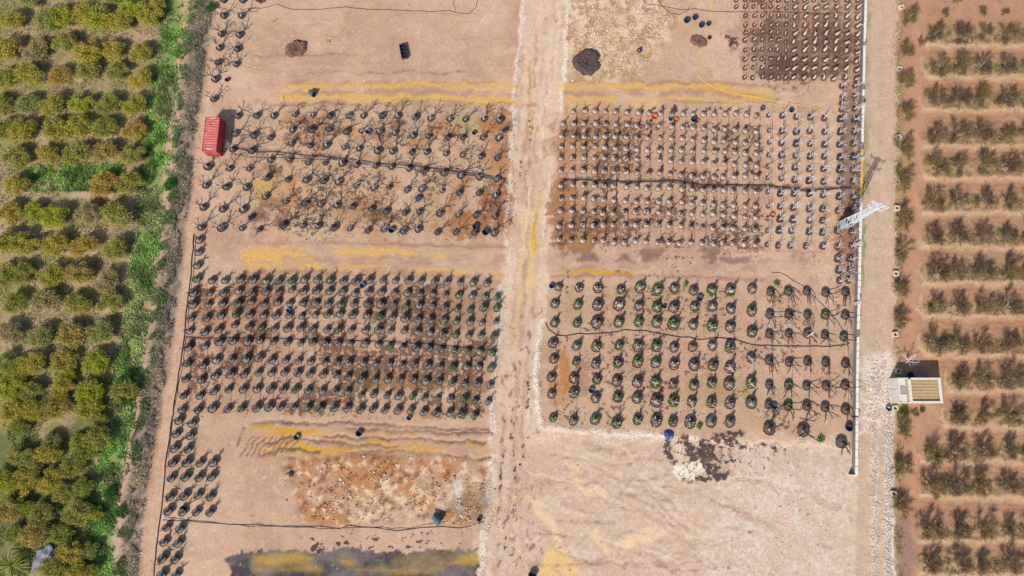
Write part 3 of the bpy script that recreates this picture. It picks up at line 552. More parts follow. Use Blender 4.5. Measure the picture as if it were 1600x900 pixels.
edge = np.minimum(np.minimum(X-gx[0], gx[-1]-X), np.minimum(Y-gy[0], gy[-1]-Y)); Z -= (1-sstep(0, 2.0, edge))*.5
jj, ii = np.meshgrid(np.arange(NY-1), np.arange(NX-1), indexing='ij'); a0 = (jj*NX+ii).ravel()
FQ = np.stack([a0, a0+1, a0+NX+1, a0+NX], 1)
zone = np.zeros(len(X), int)
def zset(m, z): zone[m[0][m[1] > .5]] = z
zset(orcL, 1); zset(line(GREEN_C, 26, 2, raw=True), 1); zset(line(SCRUB_C, 30, 2, raw=True), 2); zset(orcR, 3); zset(area(TRACK, 1, raw=True), 4); zset(line(LANE_C, 19, 1, raw=True), 5); zset(area(ROAD, 1, raw=True), 6)
VV = np.stack([X, Y, Z], 1); fz = zone[a0]
for z, nm in ((0,'nursery_ground'),(1,'orchard_ground'),(2,'verge_ground'),(3,'orchard_ground'),(4,'dirt_track'),(5,'farm_lane'),(6,'gravel_road')):
    f = FQ[fz == z]; uq, inv = np.unique(f, return_inverse=True)
    me = np_mesh(nm, VV[uq], inv.reshape(-1, 4), C[uq], True, MSK[uq]); me.materials.append(G_MAT)
    tag(link(nm, me), kind='structure')
ox = np.linspace(-2500, 2500, 61); OX, OY = np.meshgrid(ox, ox); OX = OX.ravel(); OY = OY.ravel()
oc = np.tile(s2l((176,142,108))*K, (len(OX), 1))*(.8+.4*fbm(OX, OY, 300, 5))[:, None]
j2, i2 = np.meshgrid(np.arange(60), np.arange(60), indexing='ij'); b0 = (j2*61+i2).ravel()
me = np_mesh('terrain', np.stack([OX, OY, np.full(len(OX), -.4)], 1), np.stack([b0, b0+1, b0+62, b0+61], 1), oc, False, np.zeros((len(OX), 4))); me.materials.append(G_MAT)
tag(link('terrain', me), kind='structure')
def gz(x, y):
    i = int(min(max((x-gx[0])/STEP, 0), NX-1)); j = int(min(max((y-gy[0])/STEP, 0), NY-1)); return float(Z[j*NX+i])
def on(u, v, z=0.0, dz=0.0):
    p = at(u, v, z); p.z = gz(p.x, p.y)+dz; return p

# ------------------------------------------------------------------ foliage / tuft generators
def blades(P0, n_seed, length, width, lean, cols, tri=True):
    """P0 (N,3) roots -> one leaning triangle each; returns V, F, C"""
    r = np.random.RandomState(n_seed); N = len(P0)
    a = r.rand(N)*2*np.pi; L = length[0]+(length[1]-length[0])*r.rand(N); ln_ = lean[0]+(lean[1]-lean[0])*r.rand(N)
    d = np.stack([np.cos(a)*np.sin(ln_), np.sin(a)*np.sin(ln_), np.cos(ln_)], 1); b = a+np.pi/2+r.randn(N)*.3
    s = np.stack([np.cos(b), np.sin(b), r.randn(N)*.2], 1)*(width[0]+(width[1]-width[0])*r.rand(N))[:, None]/2
    Vt = np.empty((N, 3, 3)); Vt[:, 0] = P0-s; Vt[:, 1] = P0+s; Vt[:, 2] = P0+d*L[:, None]
    cl = s2l(np.array(cols, float))*K; c = cl[r.randint(0, len(cl), N)]*(.7+.6*r.rand(N))[:, None]
    return Vt.reshape(-1, 3), np.arange(N*3).reshape(-1, 3), np.repeat(c, 3, 0)
M_LEAF = leafmat('leaf', True, .35); M_GRASS = leafmat('grass', False, .2); M_DRY = leafmat('dry_stems', False, .1)
def scatter_line(pts, wd, n, seed, u_off=0):
    r = np.random.RandomState(seed); p = np.array(pts, float); seg = np.hypot(*(p[1:]-p[:-1]).T); cum = np.concatenate([[0], np.cumsum(seg)])
    t = r.rand(n)*cum[-1]; k = np.clip(np.searchsorted(cum, t)-1, 0, len(seg)-1); f = (t-cum[k])/seg[k]
    q = p[k]+(p[k+1]-p[k])*f[:, None]; q[:, 0] += np.clip(r.randn(n)*.45, -1.1, 1.1)*wd/2*1.3+u_off; q[:, 1] += r.randn(n)*2
    return q
def ground_pts(q, dz=0.0):
    out = np.empty((len(q), 3)); a = (q[:, 0]-800)/F; b = (450-q[:, 1])/F
    s = -H/(b*ST-CT); out[:, 0] = a*s; out[:, 1] = (b*CT+ST)*s
    i = np.clip(((out[:, 0]-gx[0])/STEP).astype(int), 0, NX-1); j = np.clip(((out[:, 1]-gy[0])/STEP).astype(int), 0, NY-1)
    out[:, 2] = Z[j*NX+i]+dz; return out
def clumpy(q, seed, scale, thr):
    g = ground_pts(q); n = fbm(g[:, 0], g[:, 1], scale, seed, 3); return q[n > thr]
def stuff(name, label, cat, V, Fc, Cc, m):
    me = np_mesh(name, V, Fc, Cc); me.materials.append(m); return tag(link(name, me), label, cat, kind='stuff')

q = clumpy(scatter_line(GREEN_C, 30, 70000, 1), 71, 1.6, .42)
q2 = clumpy(np.random.RandomState(2).rand(9000, 2)*[145, 40]+[45, 258], 72, 1.2, .45)
q = np.concatenate([q, q2]); V_, F_, C_ = blades(ground_pts(q), 3, (.3,.75), (.12,.30), (.6,1.4), [(140,190,76),(110,160,66),(164,192,104),(84,136,60),(160,180,130),(176,176,110)])
gq = ground_pts(q); n1_ = fbm(gq[:, 0], gq[:, 1], 1.8, 301, 3); n2_ = fbm(gq[:, 0], gq[:, 1], 3.5, 331, 3); st_ = (n2_ > .56)[:, None]
C_ = C_*np.repeat(np.clip(.55+(n1_-.35)*2.6, .5, 1.5)[:, None]*np.where(st_, np.array([[1.35,1.0,1.3]]), np.array([[.95,1.05,.8]])), 3, 0)
stuff('grass', 'bright green grass and weeds along the edge of the left orchard', 'grass', V_, F_, C_, M_GRASS)
r_ = np.random.RandomState(9); q = r_.rand(85000, 2)*[345, 1040]+[-90, -70]
q = np.concatenate([q, r_.rand(26000, 2)*[250, 340]+[-80, 560]])
lim = np.interp(q[:, 1], [b for a, b in GREEN_C], [a for a, b in GREEN_C]); q = clumpy(q[q[:, 0] < lim-8], 73, 2.2, .47)
V_, F_, C_ = blades(ground_pts(q), 4, (.18,.5), (.10,.22), (.4,1.3), [(190,172,124),(160,150,90),(206,184,142),(130,142,70),(140,124,100)])
g_ = np.repeat((q[:, 1] > 560) & (np.random.RandomState(6).rand(len(q)) < .7), 3); C_ = np.where(g_[:, None], C_*np.array([[.62,.95,.5]]), C_)
stuff('orchard_weeds', 'straw and olive weeds on the floor of the left orchard', 'weeds', V_, F_, C_, M_GRASS)
q = clumpy(scatter_line([(a+2, b) for a, b in SCRUB_C], 18, 70000, 5), 74, 1.3, .47); g = ground_pts(q); g[:, 2] += np.random.RandomState(1).rand(len(g))*.35
pn = fbm(g[:, 0], g[:, 1], 2.4, 88, 3)
V_, F_, C_ = blades(g, 6, (.3,.8), (.05,.13), (.9,1.5), [(186,168,148),(156,140,124),(130,114,100),(204,184,160),(156,146,110),(108,96,84)])
C_ = C_*np.repeat(np.where(pn > .54, 1.2, np.where(pn < .44, .78, 1.0))[:, None]*np.where((pn > .54)[:, None], np.array([[1.06,1.0,.86]]), np.array([[1,1,1]])), 3, 0)
stuff('dry_scrub', 'tangled grey brown dry scrub between left orchard and lane', 'scrub', V_, F_, C_, M_DRY)
q = clumpy(scatter_line([(a-8, b) for a, b in SCRUB_C], 20, 40000, 15), 75, 1.4, .50)
V_, F_, C_ = blades(ground_pts(q, .2), 16, (.25,.6), (.10,.22), (.3,1.2), [(126,156,88),(150,158,110),(104,132,78)])
stuff('scrub_weeds', 'green weeds growing through the dry scrub strip', 'weeds', V_, F_, C_, M_GRASS)
qq = []
for k, r in enumerate(ORCH_R):
    ym = sum(a[1] for a in r)/len(r); n = 5200; rr = np.random.RandomState(30+k)
    qq.append(np.stack([r[0][0]-14+rr.rand(n)*(1690-r[0][0]), ym+9+rr.randn(n)*6.5], 1))
rr = np.random.RandomState(77); qq.append(np.stack([1404+rr.randn(5000)*4, rr.rand(5000)*1040-70], 1))
q = clumpy(np.concatenate(qq), 76, 1.3, .46)
V_, F_, C_ = blades(ground_pts(q), 8, (.15,.42), (.06,.16), (.4,1.3), [(164,142,98),(140,124,74),(118,112,60),(186,160,118),(110,92,74)])
stuff('dry_weeds', 'straw coloured weeds under the bare trees of the right orchard', 'weeds', V_, F_, C_, M_DRY)
# weeds in the plots
rr = np.random.RandomState(78); qq = []
for u, v, ru, rv, n in ((600,270,210,110,8000),(1040,290,180,105,7000),(530,550,240,110,7000),(1250,60,95,70,5000),(1090,560,230,115,3000)):
    qq.append(np.stack([u+(rr.rand(n)*2-1)*ru, v+(rr.rand(n)*2-1)*rv], 1))
q = clumpy(np.concatenate(qq), 79, .9, .60)
V_, F_, C_ = blades(ground_pts(q), 12, (.12,.35), (.06,.16), (.6,1.4), [(120,90,72),(96,74,62),(150,116,86),(110,100,64)])
stuff('withered_weeds', 'withered brown weeds and leaf litter between the potted trees', 'weeds', V_, F_, C_, M_DRY)
# stones
def stones(name, label, q, seed, size, cols):
    r = np.random.RandomState(seed); N = len(q); g = ground_pts(q); O = np.array([[1,0,0],[-1,0,0],[0,1,0],[0,-1,0],[0,0,1],[0,0,-1]], float)
    s = (size[0]+(size[1]-size[0])*r.rand(N)**2.5); Vv = O[None]*s[:, None, None]*(.6+.8*r.rand(N, 6, 1))
    a = r.rand(N)*6.3; ca, sa = np.cos(a)[:, None], np.sin(a)[:, None]
    Vx = Vv[:, :, 0]*ca-Vv[:, :, 1]*sa; Vy = Vv[:, :, 0]*sa+Vv[:, :, 1]*ca; Vv = np.stack([Vx, Vy, Vv[:, :, 2]*.7], 2)+r.randn(N, 6, 3)*s[:, None, None]*.15
    Vv += g[:, None, :]; Vv[:, :, 2] += s[:, None]*.25
    T = np.array([[0,2,4],[2,1,4],[1,3,4],[3,0,4],[2,0,5],[1,2,5],[3,1,5],[0,3,5]]); Fc = (T[None]+6*np.arange(N)[:, None, None]).reshape(-1, 3)
    cl = s2l(np.array(cols, float))*K; c = np.repeat(cl[r.randint(0, len(cl), N)]*(.8+.4*r.rand(N))[:, None], 6, 0)
    return stuff(name, label, 'stones', Vv.reshape(-1, 3), Fc, c, M_GRASS_ST)
M_GRASS_ST = leafmat('stone', False, 0)
rr = np.random.RandomState(4)
q = np.concatenate([np.stack([600+rr.randn(1500)*80, 765+rr.randn(1500)*26], 1), np.stack([728+rr.randn(600)*11, 798+rr.randn(600)*11], 1)])
q = clumpy(q[(q[:, 0] > 445) & (q[:, 0] < 765) & (q[:, 1] > 712) & (q[:, 1] < 822)], 91, 2.2, .42)
stones('rubble', 'scattered pale and rusty rubble stones in the lower left plot', q, 5, (.05,.21), [(236,214,180),(210,160,110),(190,140,90),(240,228,206),(150,110,80)])
q = np.stack([955+rr.randn(1300)*45, 60+rr.randn(1300)*40], 1); q = q[(q[:, 0] > 886) & (q[:, 0] < 1060) & (q[:, 1] < 130)]
stones('field_stones', 'small pale stones on the plot right of the dirt track', q, 6, (.05,.22), [(240,218,184),(226,196,150),(210,180,150)])
q = np.concatenate([scatter_line([(1389,600),(1388,760),(1389,940)], 14, 2600, 7), scatter_line([(1367,580),(1365,760),(1366,940)], 9, 900, 8), np.stack([1372+rr.randn(700)*13, 600+rr.randn(700)*26], 1), np.stack([1255+rr.randn(420)*45, 800+rr.randn(420)*60], 1)])
q = q[(q[:, 0] < 1394) & (q[:, 1] > 690-300*(q[:, 0] > 1335))]
stones('gravel', 'loose white gravel along the right road and yard', q, 9, (.04,.16), [(232,218,206),(220,204,190),(206,190,176)])
q = np.concatenate([scatter_line(p, wd, n, 10+n % 7) for p, wd, n in (([(818,-40),(814,60),(807,108),(802,200),(797,290),(788,380)], 5, 900),([(783,440),(774,580),(768,690)], 6, 500),([(766,725),(765,780),(748,940)], 9, 500),([(849,500),(838,575),(843,655),(900,674),(1040,680)], 8, 800),([(890,-20),(884,70),(876,170)], 5, 300))])
stones('track_gravel', 'pale gravel ridges along both edges of the central track', q, 11, (.04,.13), [(238,222,206),(224,204,186)])

# ------------------------------------------------------------------ trees
def rdir(rng, d, spread):
    v = Vector((rng.gauss(0,1), rng.gauss(0,1), rng.gauss(0,1))); v -= d*v.dot(d)
    if v.length < 1e-6: v = d.orthogonal()
    v.normalize(); return (d*math.cos(spread)+v*math.sin(spread)).normalized()
def limb(mb, rng, p, d, L, r0, r1, n=4, wob=.18, lift=.0, sides=5):
    pts = [p.copy()]; rad = [r0]; q = p.copy(); dd = d.copy()
    for k in range(n):
        dd = (dd+Vector((rng.gauss(0,wob), rng.gauss(0,wob), rng.gauss(0,wob)+lift))).normalized(); q = q+dd*(L/n)
        pts.append(q.copy()); rad.append(r0+(r1-r0)*(k+1)/n)
    mb.tube(pts, rad, sides); return pts, dd
def leaf_cloud(centers, n, rad, size, seed, flat=.8):
    r = np.random.RandomState(seed); c = np.array(centers, float); k = r.randint(0, len(c), n)
    d = r.randn(n, 3); d /= np.linalg.norm(d, axis=1)[:, None]; p = c[k]+d*(r.rand(n)**.5)[:, None]*rad*np.array([1, 1, flat])
    a = r.randn(n, 3); a /= np.linalg.norm(a, axis=1)[:, None]; b = np.cross(a, r.randn(n, 3)); b /= np.linalg.norm(b, axis=1)[:, None]
    s = (size[0]+(size[1]-size[0])*r.rand(n))[:, None]
    Vv = np.stack([p-a*s, p+b*s*.45, p+a*s, p-b*s*.45], 1).reshape(-1, 3); return Vv, np.arange(4*n).reshape(-1, 4), r
M_BARK = mat('grey_bark', alb(126,112,104), .9, .35, 6, bump=.6)
M_BARKP = mat('pale_bark', alb(182,168,158), .9, .25, 7, bump=.6)
M_BARKD = mat('dark_bark', alb(84,70,64), .9, .35, 7, bump=.6)
M_BARKM = mat('mid_bark', alb(184,172,162), .9, .3, 6, bump=.6)
M_WHITE = mat('limewashed_bark', alb(226,222,228), .85, .12, 6)
M_STUMP = mat('cut_wood', alb(216,196,182), .9, .2, 9, bump=.4)
M_TWIG = mat('twigs', alb(122,98,82), .9, .35, 5, objcol=True)

CROWN = []
for s in range(7):
    rg = random.Random(100+s); cs = []
    for k in range(34):
        a = rg.uniform(0, 6.28); rr_ = math.sqrt(rg.random())*1.75; cs.append((rr_*math.cos(a)*rg.uniform(.8,1.15), rr_*math.sin(a), 1.25+rg.uniform(-.35,.95)*(1-rr_/2.6)))
    Vv, Fc, r = leaf_cloud(cs, 5200, .72, (.06,.16), 200+s)
    c = np.stack([1+r.randn(5200)*.10, 1+r.randn(5200)*.08, 1+r.randn(5200)*.2], 1)*(1.0+.8*r.rand(5200))[:, None]
    me = np_mesh('crown', Vv, Fc, np.repeat(np.clip(c, .1, 2), 4, 0)); me.materials.append(M_LEAF)
    tb = MB(); rg = random.Random(s); pts, d = limb(tb, rg, Vector((0,0,-.15)), Vector((0,0,1)), .9, .16, .12, 3, .08)
    for k in range(5):
        a = k*1.26+rg.random(); q, d = limb(tb, rg, pts[-1], Vector((math.cos(a)*.8, math.sin(a)*.8, .8)).normalized(), 1.3, .08, .03, 4, .15)
    CROWN.append((me, tb.mesh('trunk', M_BARK)))
TINTS = [(172,162,70),(160,156,76),(182,166,76),(176,156,86),(146,152,68),(184,156,78),(172,156,108),(168,170,58),(156,156,90)]
TW = ['olive green','dull green','yellow green','brownish','dark green','orange brown','faded grey brown','bright olive','greyish green']
def orchard_tree(u, v, label, ti, s, rg):
    m = rg.choice(CROWN); p = on(u, v+2, 1.7)
    t = thing('orchard_tree', label, 'tree', p, rg.choice((0, math.pi))+rg.uniform(-.25,.25), 'leafy trees of the left orchard', s); t.scale = (s*rg.uniform(1.05,1.2), s*rg.uniform(.86,.98), s)
    c = s2l(TINTS[ti])*K
    link('trunk', m[1], t); link('crown', m[0], t, color=tuple(c))
rg = random.Random(21)
for ri, r in enumerate(ORCH_L):
    r = sorted(r)
    for k, (u, v) in enumerate(r):
        ti = rg.choice([1,3,4,7,1,0,7,2]) if v > 560 else rg.choice([0,0,0,1,1,2,2,2,3,5,6,7,8,1])
        orchard_tree(u, v, f'{TW[ti]} leafy tree, {ORD[k+1]} from left in {ORD[ri+1]} row of left orchard', ti, rg.uniform(.9,1.14)*(.94 if v > 560 else 1), rg)
for k, (u, v) in enumerate([(90,45),(150,40),(205,30),(45,15),(120,5),(180,8),(240,25)]):
    ti = rg.randrange(9); orchard_tree(u, v-22, f'{TW[ti]} leafy tree at the top edge, {ORD[k+1]} of the staggered top trees', ti, rg.uniform(.85,1.1), rg)

LOW = [(20,590),(98,585),(150,570),(70,632),(150,655),(25,665),(75,690),(118,690),(45,735),(95,770),(28,790),(90,835),(140,800),(135,860),(60,815),(20,835),(115,890),(45,720)]
LOW = sorted(LOW, key=lambda q: q[1])
for k, (u, v) in enumerate(LOW):
    ti = rg.choice([1,4,7,0,4,8]); orchard_tree(u, v, f'{TW[ti]} leafy tree filling the crowded lower left orchard, {ORD[k+1]} from its upper edge' if k < 14 else f'{TW[ti]} leafy tree near the palm, {ORD[k-13]} of the last crowded trees', ti, rg.uniform(.6,.82), rg)
# young green bushes in the verge
for k, (u, v, s) in enumerate([(268,290,.55),(205,595,.8),(196,620,.7),(330,12,.45),(172,770,.5),(190,800,.5),(110,175+3,.001)]):
    if s < .1: continue
    m = rg.choice(CROWN); t = thing('green_bush', f'deep green rounded bush in the verge beside left lane, {ORD[k+1]} listed from the top', 'bush', on(u, v, .5), rg.uniform(0,6), 'bushes in the green verge', s)
    t['label'] = ['deep green bush in dry scrub level with the red container','big green bush by the lane level with the lower left block','green bush just below the big verge bush','small green bush by the topmost potted trees','small green bush among green weeds low in the verge','lowest small green bush in the verge'][k]
    link('crown', m[0], t, color=tuple(s2l((70,116,46))*K)); link('trunk', m[1], t)

# palm in the lower left corner
def palm(u, v):
    t = thing('palm_tree', 'green palm with drooping fronds in the lower left corner', 'palm tree', on(u, v, 2)); mb = MB()
    mb.tube([(0,0,-.1),(.05,0,.8),(.02,.05,1.6)], [.28,.24,.22], 8); link('trunk', mb.mesh('trunk', M_BARK), t)
    rg = random.Random(3); rs_ = np.random.RandomState(5)
    Pm = leafmat('palm_leaf')
    for k in range(18):
        a = k*2.4; el = rg.uniform(.1,1.1); L = rg.uniform(1.9,2.6); V_ = []; F_ = []
        for i in range(13):
            f0 = i/12; r = L*f0; V_.append((math.cos(a)*r, math.sin(a)*r, 1.6+L*(math.sin(el)*f0-.75*f0*f0)))
        for i in range(12):
            px, py, z = V_[i]
            for sgn in (-1, 1):
                b = a+sgn*.9; l = .55*(1-i/12*.6); V_.append((px+math.cos(b)*l, py+math.sin(b)*l, z-.12)); F_.append((i, i+1, len(V_)-1))
        me = np_mesh('frond', V_, F_, np.ones((len(V_),3))*rg.uniform(.8,1.3)); me.materials.append(Pm)
        link('frond', me, t, color=tuple(s2l((150,160,66) if k % 3 else (190,186,110))*K))
palm(14, 885)
def tarp(u, v):
    n = 14; V_ = []; F_ = []
    for j in range(n):
        for i in range(n):
            x, y = i/(n-1)-.5, j/(n-1)-.5; wv = (1-.45*(j/(n-1)))
            V_.append((x*4.2*wv+y*1.0, y*2.6, .45+.10*math.sin(x*9+y*11)+.07*math.sin(y*7-x*6+1)+.05*math.sin(x*23)-.9*abs(y)*.5))
    for j in range(n-1):
        for i in range(n-1): a = j*n+i; F_.append((a,a+1,a+n+1,a+n))
    me = np_mesh('tarp', V_, F_, None, True); me.materials.append(mat('tarp_cloth', alb(138,140,154), .8, .2, 2))
    o = link('tarpaulin', me, None, on(u, v), .45); md = o.modifiers.new('thick', 'SOLIDIFY'); md.thickness = .02
    tag(o, 'crumpled grey blue tarpaulin beside the palm tree', 'tarpaulin')
tarp(71, 868)

# bare almond trees
BARE = []
for s in range(6):
    rg = random.Random(300+s); tb = MB(); cb = MB(); tips = []
    pts, d = limb(tb, rg, Vector((0,0,-.1)), Vector((rg.gauss(0,.1),rg.gauss(0,.1),1)).normalized(), .6, .13, .10, 3, .06)
    for k in range(rg.randint(4,5)):
        a = k*1.35+rg.uniform(-.3,.3); q, d = limb(tb, rg, pts[-1], Vector((math.cos(a), math.sin(a), rg.uniform(.45,.9))).normalized(), rg.uniform(.9,1.3), .075, .045, 4, .16, .05, 4)
        for m in range(6):
            st = q[rg.randint(1,4)]; q2, d2 = limb(cb, rg, st, rdir(rg, (d+Vector((0,0,.3))).normalized(), rg.uniform(.3,.9)), rg.uniform(.6,1.0), .035, .018, 3, .16, .06, 3)
            for n in range(8):
                st2 = q2[rg.randint(1,3)]; q3, d3 = limb(cb, rg, st2, rdir(rg, d2, rg.uniform(.3,1.0)), rg.uniform(.35,.75), .02, .01, 2, .15, .05, 3); tips.append(tuple(q3[-1])); tips.append(tuple(q3[1]))
    ln_, ltr = leaf_cloud(tips, 3600, .30, (.03,.075), 400+s)[:2], None
    c = np.random.RandomState(s).rand(3600)[:, None]; c = np.where(c < .6, s2l((138,112,90)), np.where(c < .88, s2l((144,128,66)), s2l((176,152,122))))*K
    lm = np_mesh('foliage', ln_[0], ln_[1], np.repeat(c, 4, 0)); lm.materials.append(M_LEAF)
    BARE.append((tb.mesh('trunk', M_BARKP), cb.mesh('crown', M_TWIG), lm))
def bare_tree(u, v, label, group, s, rg, tint=(1,1,1), name='almond_tree'):
    m = rg.choice(BARE); t = thing(name, label, 'tree', on(u, v, 1.0, .02), rg.uniform(0,6.28), group, s)
    link('trunk', m[0], t); cr = link('crown', m[1], t, color=tint); link('foliage', m[2], cr, color=tint)
rg = random.Random(31)
for ri, r in enumerate(ORCH_R):
    for k, (u, v) in enumerate(r):
        g = rg.random(); tint = (1,1,1) if g < .45 else ((1.15,1.2,.85) if g < .8 else (.85,.8,.85))
        w = ['twiggy brown','olive tinged bare','dark bare'][0 if g < .45 else (1 if g < .8 else 2)]
        bare_tree(u+rg.uniform(-1,1), v+6, f'{w} almond tree, {ORD[k+1]} from left in {ORD[ri+1]} row of right orchard', 'bare trees of the right orchard', rg.uniform(.85,1.22), rg, tint)
for k, (u, v) in enumerate(ROADSIDE):
    bare_tree(u, v+4, f'shrubby bare tree on the right road edge, {ORD[k+1]} from the top', 'shrubby trees lining the gravel road', rg.uniform(.95,1.2), rg, (1.15,1.25,.85), 'roadside_tree')
for k, (u, v, s) in enumerate([(1480,18,.5),(1538,16,.55),(1575,17,.45),(1500,-5,.6),(1560,-8,.6),(1444,62,.5)]):
    bare_tree(u, v, f'small scraggly bush above the right orchard rows, {ORD[k+1]} of the low bushes' if k < 5 else 'small scraggly bush left of the first orchard row', 'low bushes at the top right', s, rg, (1.05,1.1,.85), 'scraggly_bush')

# ------------------------------------------------------------------ potted trees
def plastic(name, c): return mat(name, c, .5, .2, 3)
M_BLACK = plastic('black_plastic', alb(52,52,60)); M_TERRA = plastic('clay_brown_plastic', alb(112,74,64)); M_RED = plastic('red_brown_plastic', alb(140,80,68))
M_SOILP = mat('potting_soil', alb(86,72,66), .95, .4, 12, bump=.7); M_SOILG = mat('grey_potting_soil', alb(92,80,74), .95, .4, 10, bump=.7); M_SOILC = mat('ash_potting_soil', alb(138,126,116), .95, .45, 7, bump=.7); M_SOILM = mat('mid_potting_soil', alb(110,90,76), .95, .45, 6, bump=.7)
M_SOILB = mat('dry_potting_soil', alb(198,174,160), .95, .25, 12, bump=.6)
M_BAG = mat('grow_bag', alb(72,66,62), .8, .3, 5, bump=.4)
def pot_mesh(Rp, h, m, n=16, wob=None):
    mb = MB(); mb.lathe([(Rp*.78,0),(Rp*.96,h*.9),(Rp*1.06,h*.91),(Rp*1.06,h),(Rp*.97,h),(Rp*.94,h*.86),(0.01,h*.84)], n, wob=wob); return mb.mesh('pot', m)
def soil_mesh(Rp, h, m, seed):
    rg = random.Random(seed); mb = MB(); mb.lathe([(Rp*.94,h*.87),(Rp*.7,h*.93),(Rp*.35,h*.99),(.02,h*1.0)], 12, wob=[rg.uniform(.95,1.0) for _ in range(12)]); return mb.mesh('soil', m)
def stubtree(seed, h0, r0, hh, nb, bl, br, mt, mbr, spread=(.4,.9), subs=1, lean=.1, wob=.16):
    rg = random.Random(seed); tb = MB(); bb = MB()
    d = Vector((rg.gauss(0,lean), rg.gauss(0,lean), 1)).normalized()
    pts, d = limb(tb, rg, Vector((0,0,h0-.06)), d, hh, r0, r0*.72, 4, .09, .05, 7)
    for k in range(nb):
        a = k*6.283/nb+rg.uniform(-.4,.4); s = rg.uniform(*spread)
        bd = (d*math.cos(s)+Vector((math.cos(a), math.sin(a), 0))*math.sin(s)).normalized()
        q, e = limb(bb, rg, pts[-1] if k % 2 else pts[-2], bd, rg.uniform(*bl), br, br*.45, 4, wob, .08, 4)
        for m in range(subs):
            st = q[rg.randint(2,3)]; limb(bb, rg, st, rdir(rg, e, rg.uniform(.4,.9)), rg.uniform(*bl)*.55, br*.55, br*.28, 3, wob, .05, 3)
    return tb.mesh('trunk', mt), bb.mesh('branches', mbr)
def sprout_mesh(seed, cs, n, rad, size):
    Vv, Fc, r = leaf_cloud(cs, n, rad, size, seed, .9); c = (.7+.7*r.rand(n))[:, None]*np.array([[1,1,1]])
    me = np_mesh('leaves', Vv, Fc, np.repeat(c, 4, 0)); me.materials.append(M_LEAF); return me
def ring(Rr, z, n, seed, part=1.0):
    rg = random.Random(seed); a0 = rg.uniform(0,6.28)
    return [(Rr*math.cos(a0+6.28*part*k/n), Rr*math.sin(a0+6.28*part*k/n), z+rg.uniform(-.05,.2)) for k in range(n)]
POT_A = pot_mesh(.55,.60,M_BLACK); POT_C = pot_mesh(.54,.60,M_BLACK); POT_B = pot_mesh(.47,.48,M_TERRA); POT_E = pot_mesh(.44,.44,M_RED)
POT_WB = pot_mesh(.58,.6,M_BLACK); POT_WT = pot_mesh(.54,.56,M_RED)
rgp = random.Random(8); POT_D = [pot_mesh(.82,.6,M_BAG,20,[rgp.uniform(.92,1.06) for _ in range(20)]) for _ in range(3)]; POT_F = pot_mesh(.66,.62,M_BLACK)
SO_A = [soil_mesh(.55,.60,M_SOILG,k) for k in range(2)]; SO_C = [soil_mesh(.54,.60,M_SOILC,k) for k in range(2)]; SO_B = [soil_mesh(.47,.48,M_SOILB,k) for k in range(2)]
SO_E = [soil_mesh(.44,.44,M_SOILP,k) for k in range(2)]; SO_D = [soil_mesh(.80,.6,M_SOILM,k) for k in range(2)]; SO_F = [soil_mesh(.66,.62,M_SOILM,k) for k in range(2)]; SO_W = [soil_mesh(.56,.58,M_SOILP,k) for k in range(2)]
T_A = [stubtree(500+k,.58,.18,.95,5,(1.2,1.9),.078,M_BARKM,M_BARK,(.35,1.05),3,.16) for k in range(8)]
T_AP = [stubtree(520+k,.58,.18,.9,5,(1.2,1.8),.072,M_BARKP,M_BARKP,(.4,1.05),3,.16) for k in range(4)]
T_C = [stubtree(540+k,.58,.22,.62,5,(.4,.9),.08,M_BARKP,M_BARK,(.2,.8),1,.12) for k in range(8)]
T_B = [stubtree(560+k,.46,.20,.34,3,(.75,1.25),.10,M_STUMP,M_BARK,(.12,.5),0,.1) for k in range(8)]
T_E = [stubtree(580+k,.42,.14,.45,3,(.35,.7),.07,M_STUMP,M_STUMP,(.2,.6),0,.12) for k in range(6)]
T_E2 = [stubtree(590+k,.42,.22,.7,3,(.25,.6),.10,M_STUMP,M_STUMP,(.2,.6),0,.14) for k in range(6)]
T_W = [stubtree(600+k,.55,.11,.6,7,(1.1,1.8),.042,M_WHITE,M_WHITE,(.35,.95),1,.12) for k in range(6)]
T_D = [stubtree(620+k,.58,.30,1.0,5,(.35,.7),.14,M_BARKP,M_BARK,(.2,.7),1,.10) for k in range(6)]
def stumps(seed):
    rg = random.Random(seed); mb = MB()
    for k in range(7):
        a = k*.9+rg.random(); r = rg.uniform(.2,.52); limb(mb, rg, Vector((r*math.cos(a), r*math.sin(a), .52)), Vector((math.cos(a)*.5, math.sin(a)*.5, 1)).normalized(), rg.uniform(.15,.45), rg.uniform(.09,.17), .07, 2, .15, 0, 5)
    return mb.mesh('stump', M_STUMP)
STUMPS = [stumps(640+k) for k in range(4)]
def low_branches(seed):
    rg = random.Random(seed); tb = MB(); bb = MB(); pts, d = limb(tb, rg, Vector((0,0,.55)), Vector((.2,-.3,1)).normalized(), .5, .16, .12, 3, .1, 0, 6)
    for k in range(3):
        a = R(-78)+rg.uniform(-.4,.5)+k*.55-.5; q, e = limb(bb, rg, pts[-1], Vector((math.cos(a), math.sin(a), .22)).normalized(), rg.uniform(1.5,2.4), .10, .05, 5, .16, -.03, 4)
        for m in range(2): limb(bb, rg, q[3], rdir(rg, e, rg.uniform(.4,.8)), rg.uniform(.3,.7), .05, .025, 3, .15, 0, 3)
    return tb.mesh('trunk', M_BARK), bb.mesh('branches', M_BARKD)
T_F = [low_branches(660+k) for k in range(6)]
SPR_C = [sprout_mesh(700+k, ring(.42,.68,6,k,.7), 90, .18, (.07,.15)) for k in range(3)]
SPR_D = [sprout_mesh(720+k, ring(.68,.68,10,k,[.6,1.0,.45][k]), 200, .19, (.07,.15)) for k in range(3)]
SPR_S = [sprout_mesh(740+k, ring(.2,1.0,5,k), 50, .22, (.05,.10)) for k in range(2)]
GREENS = [(116,168,66),(96,150,56),(136,172,84)]
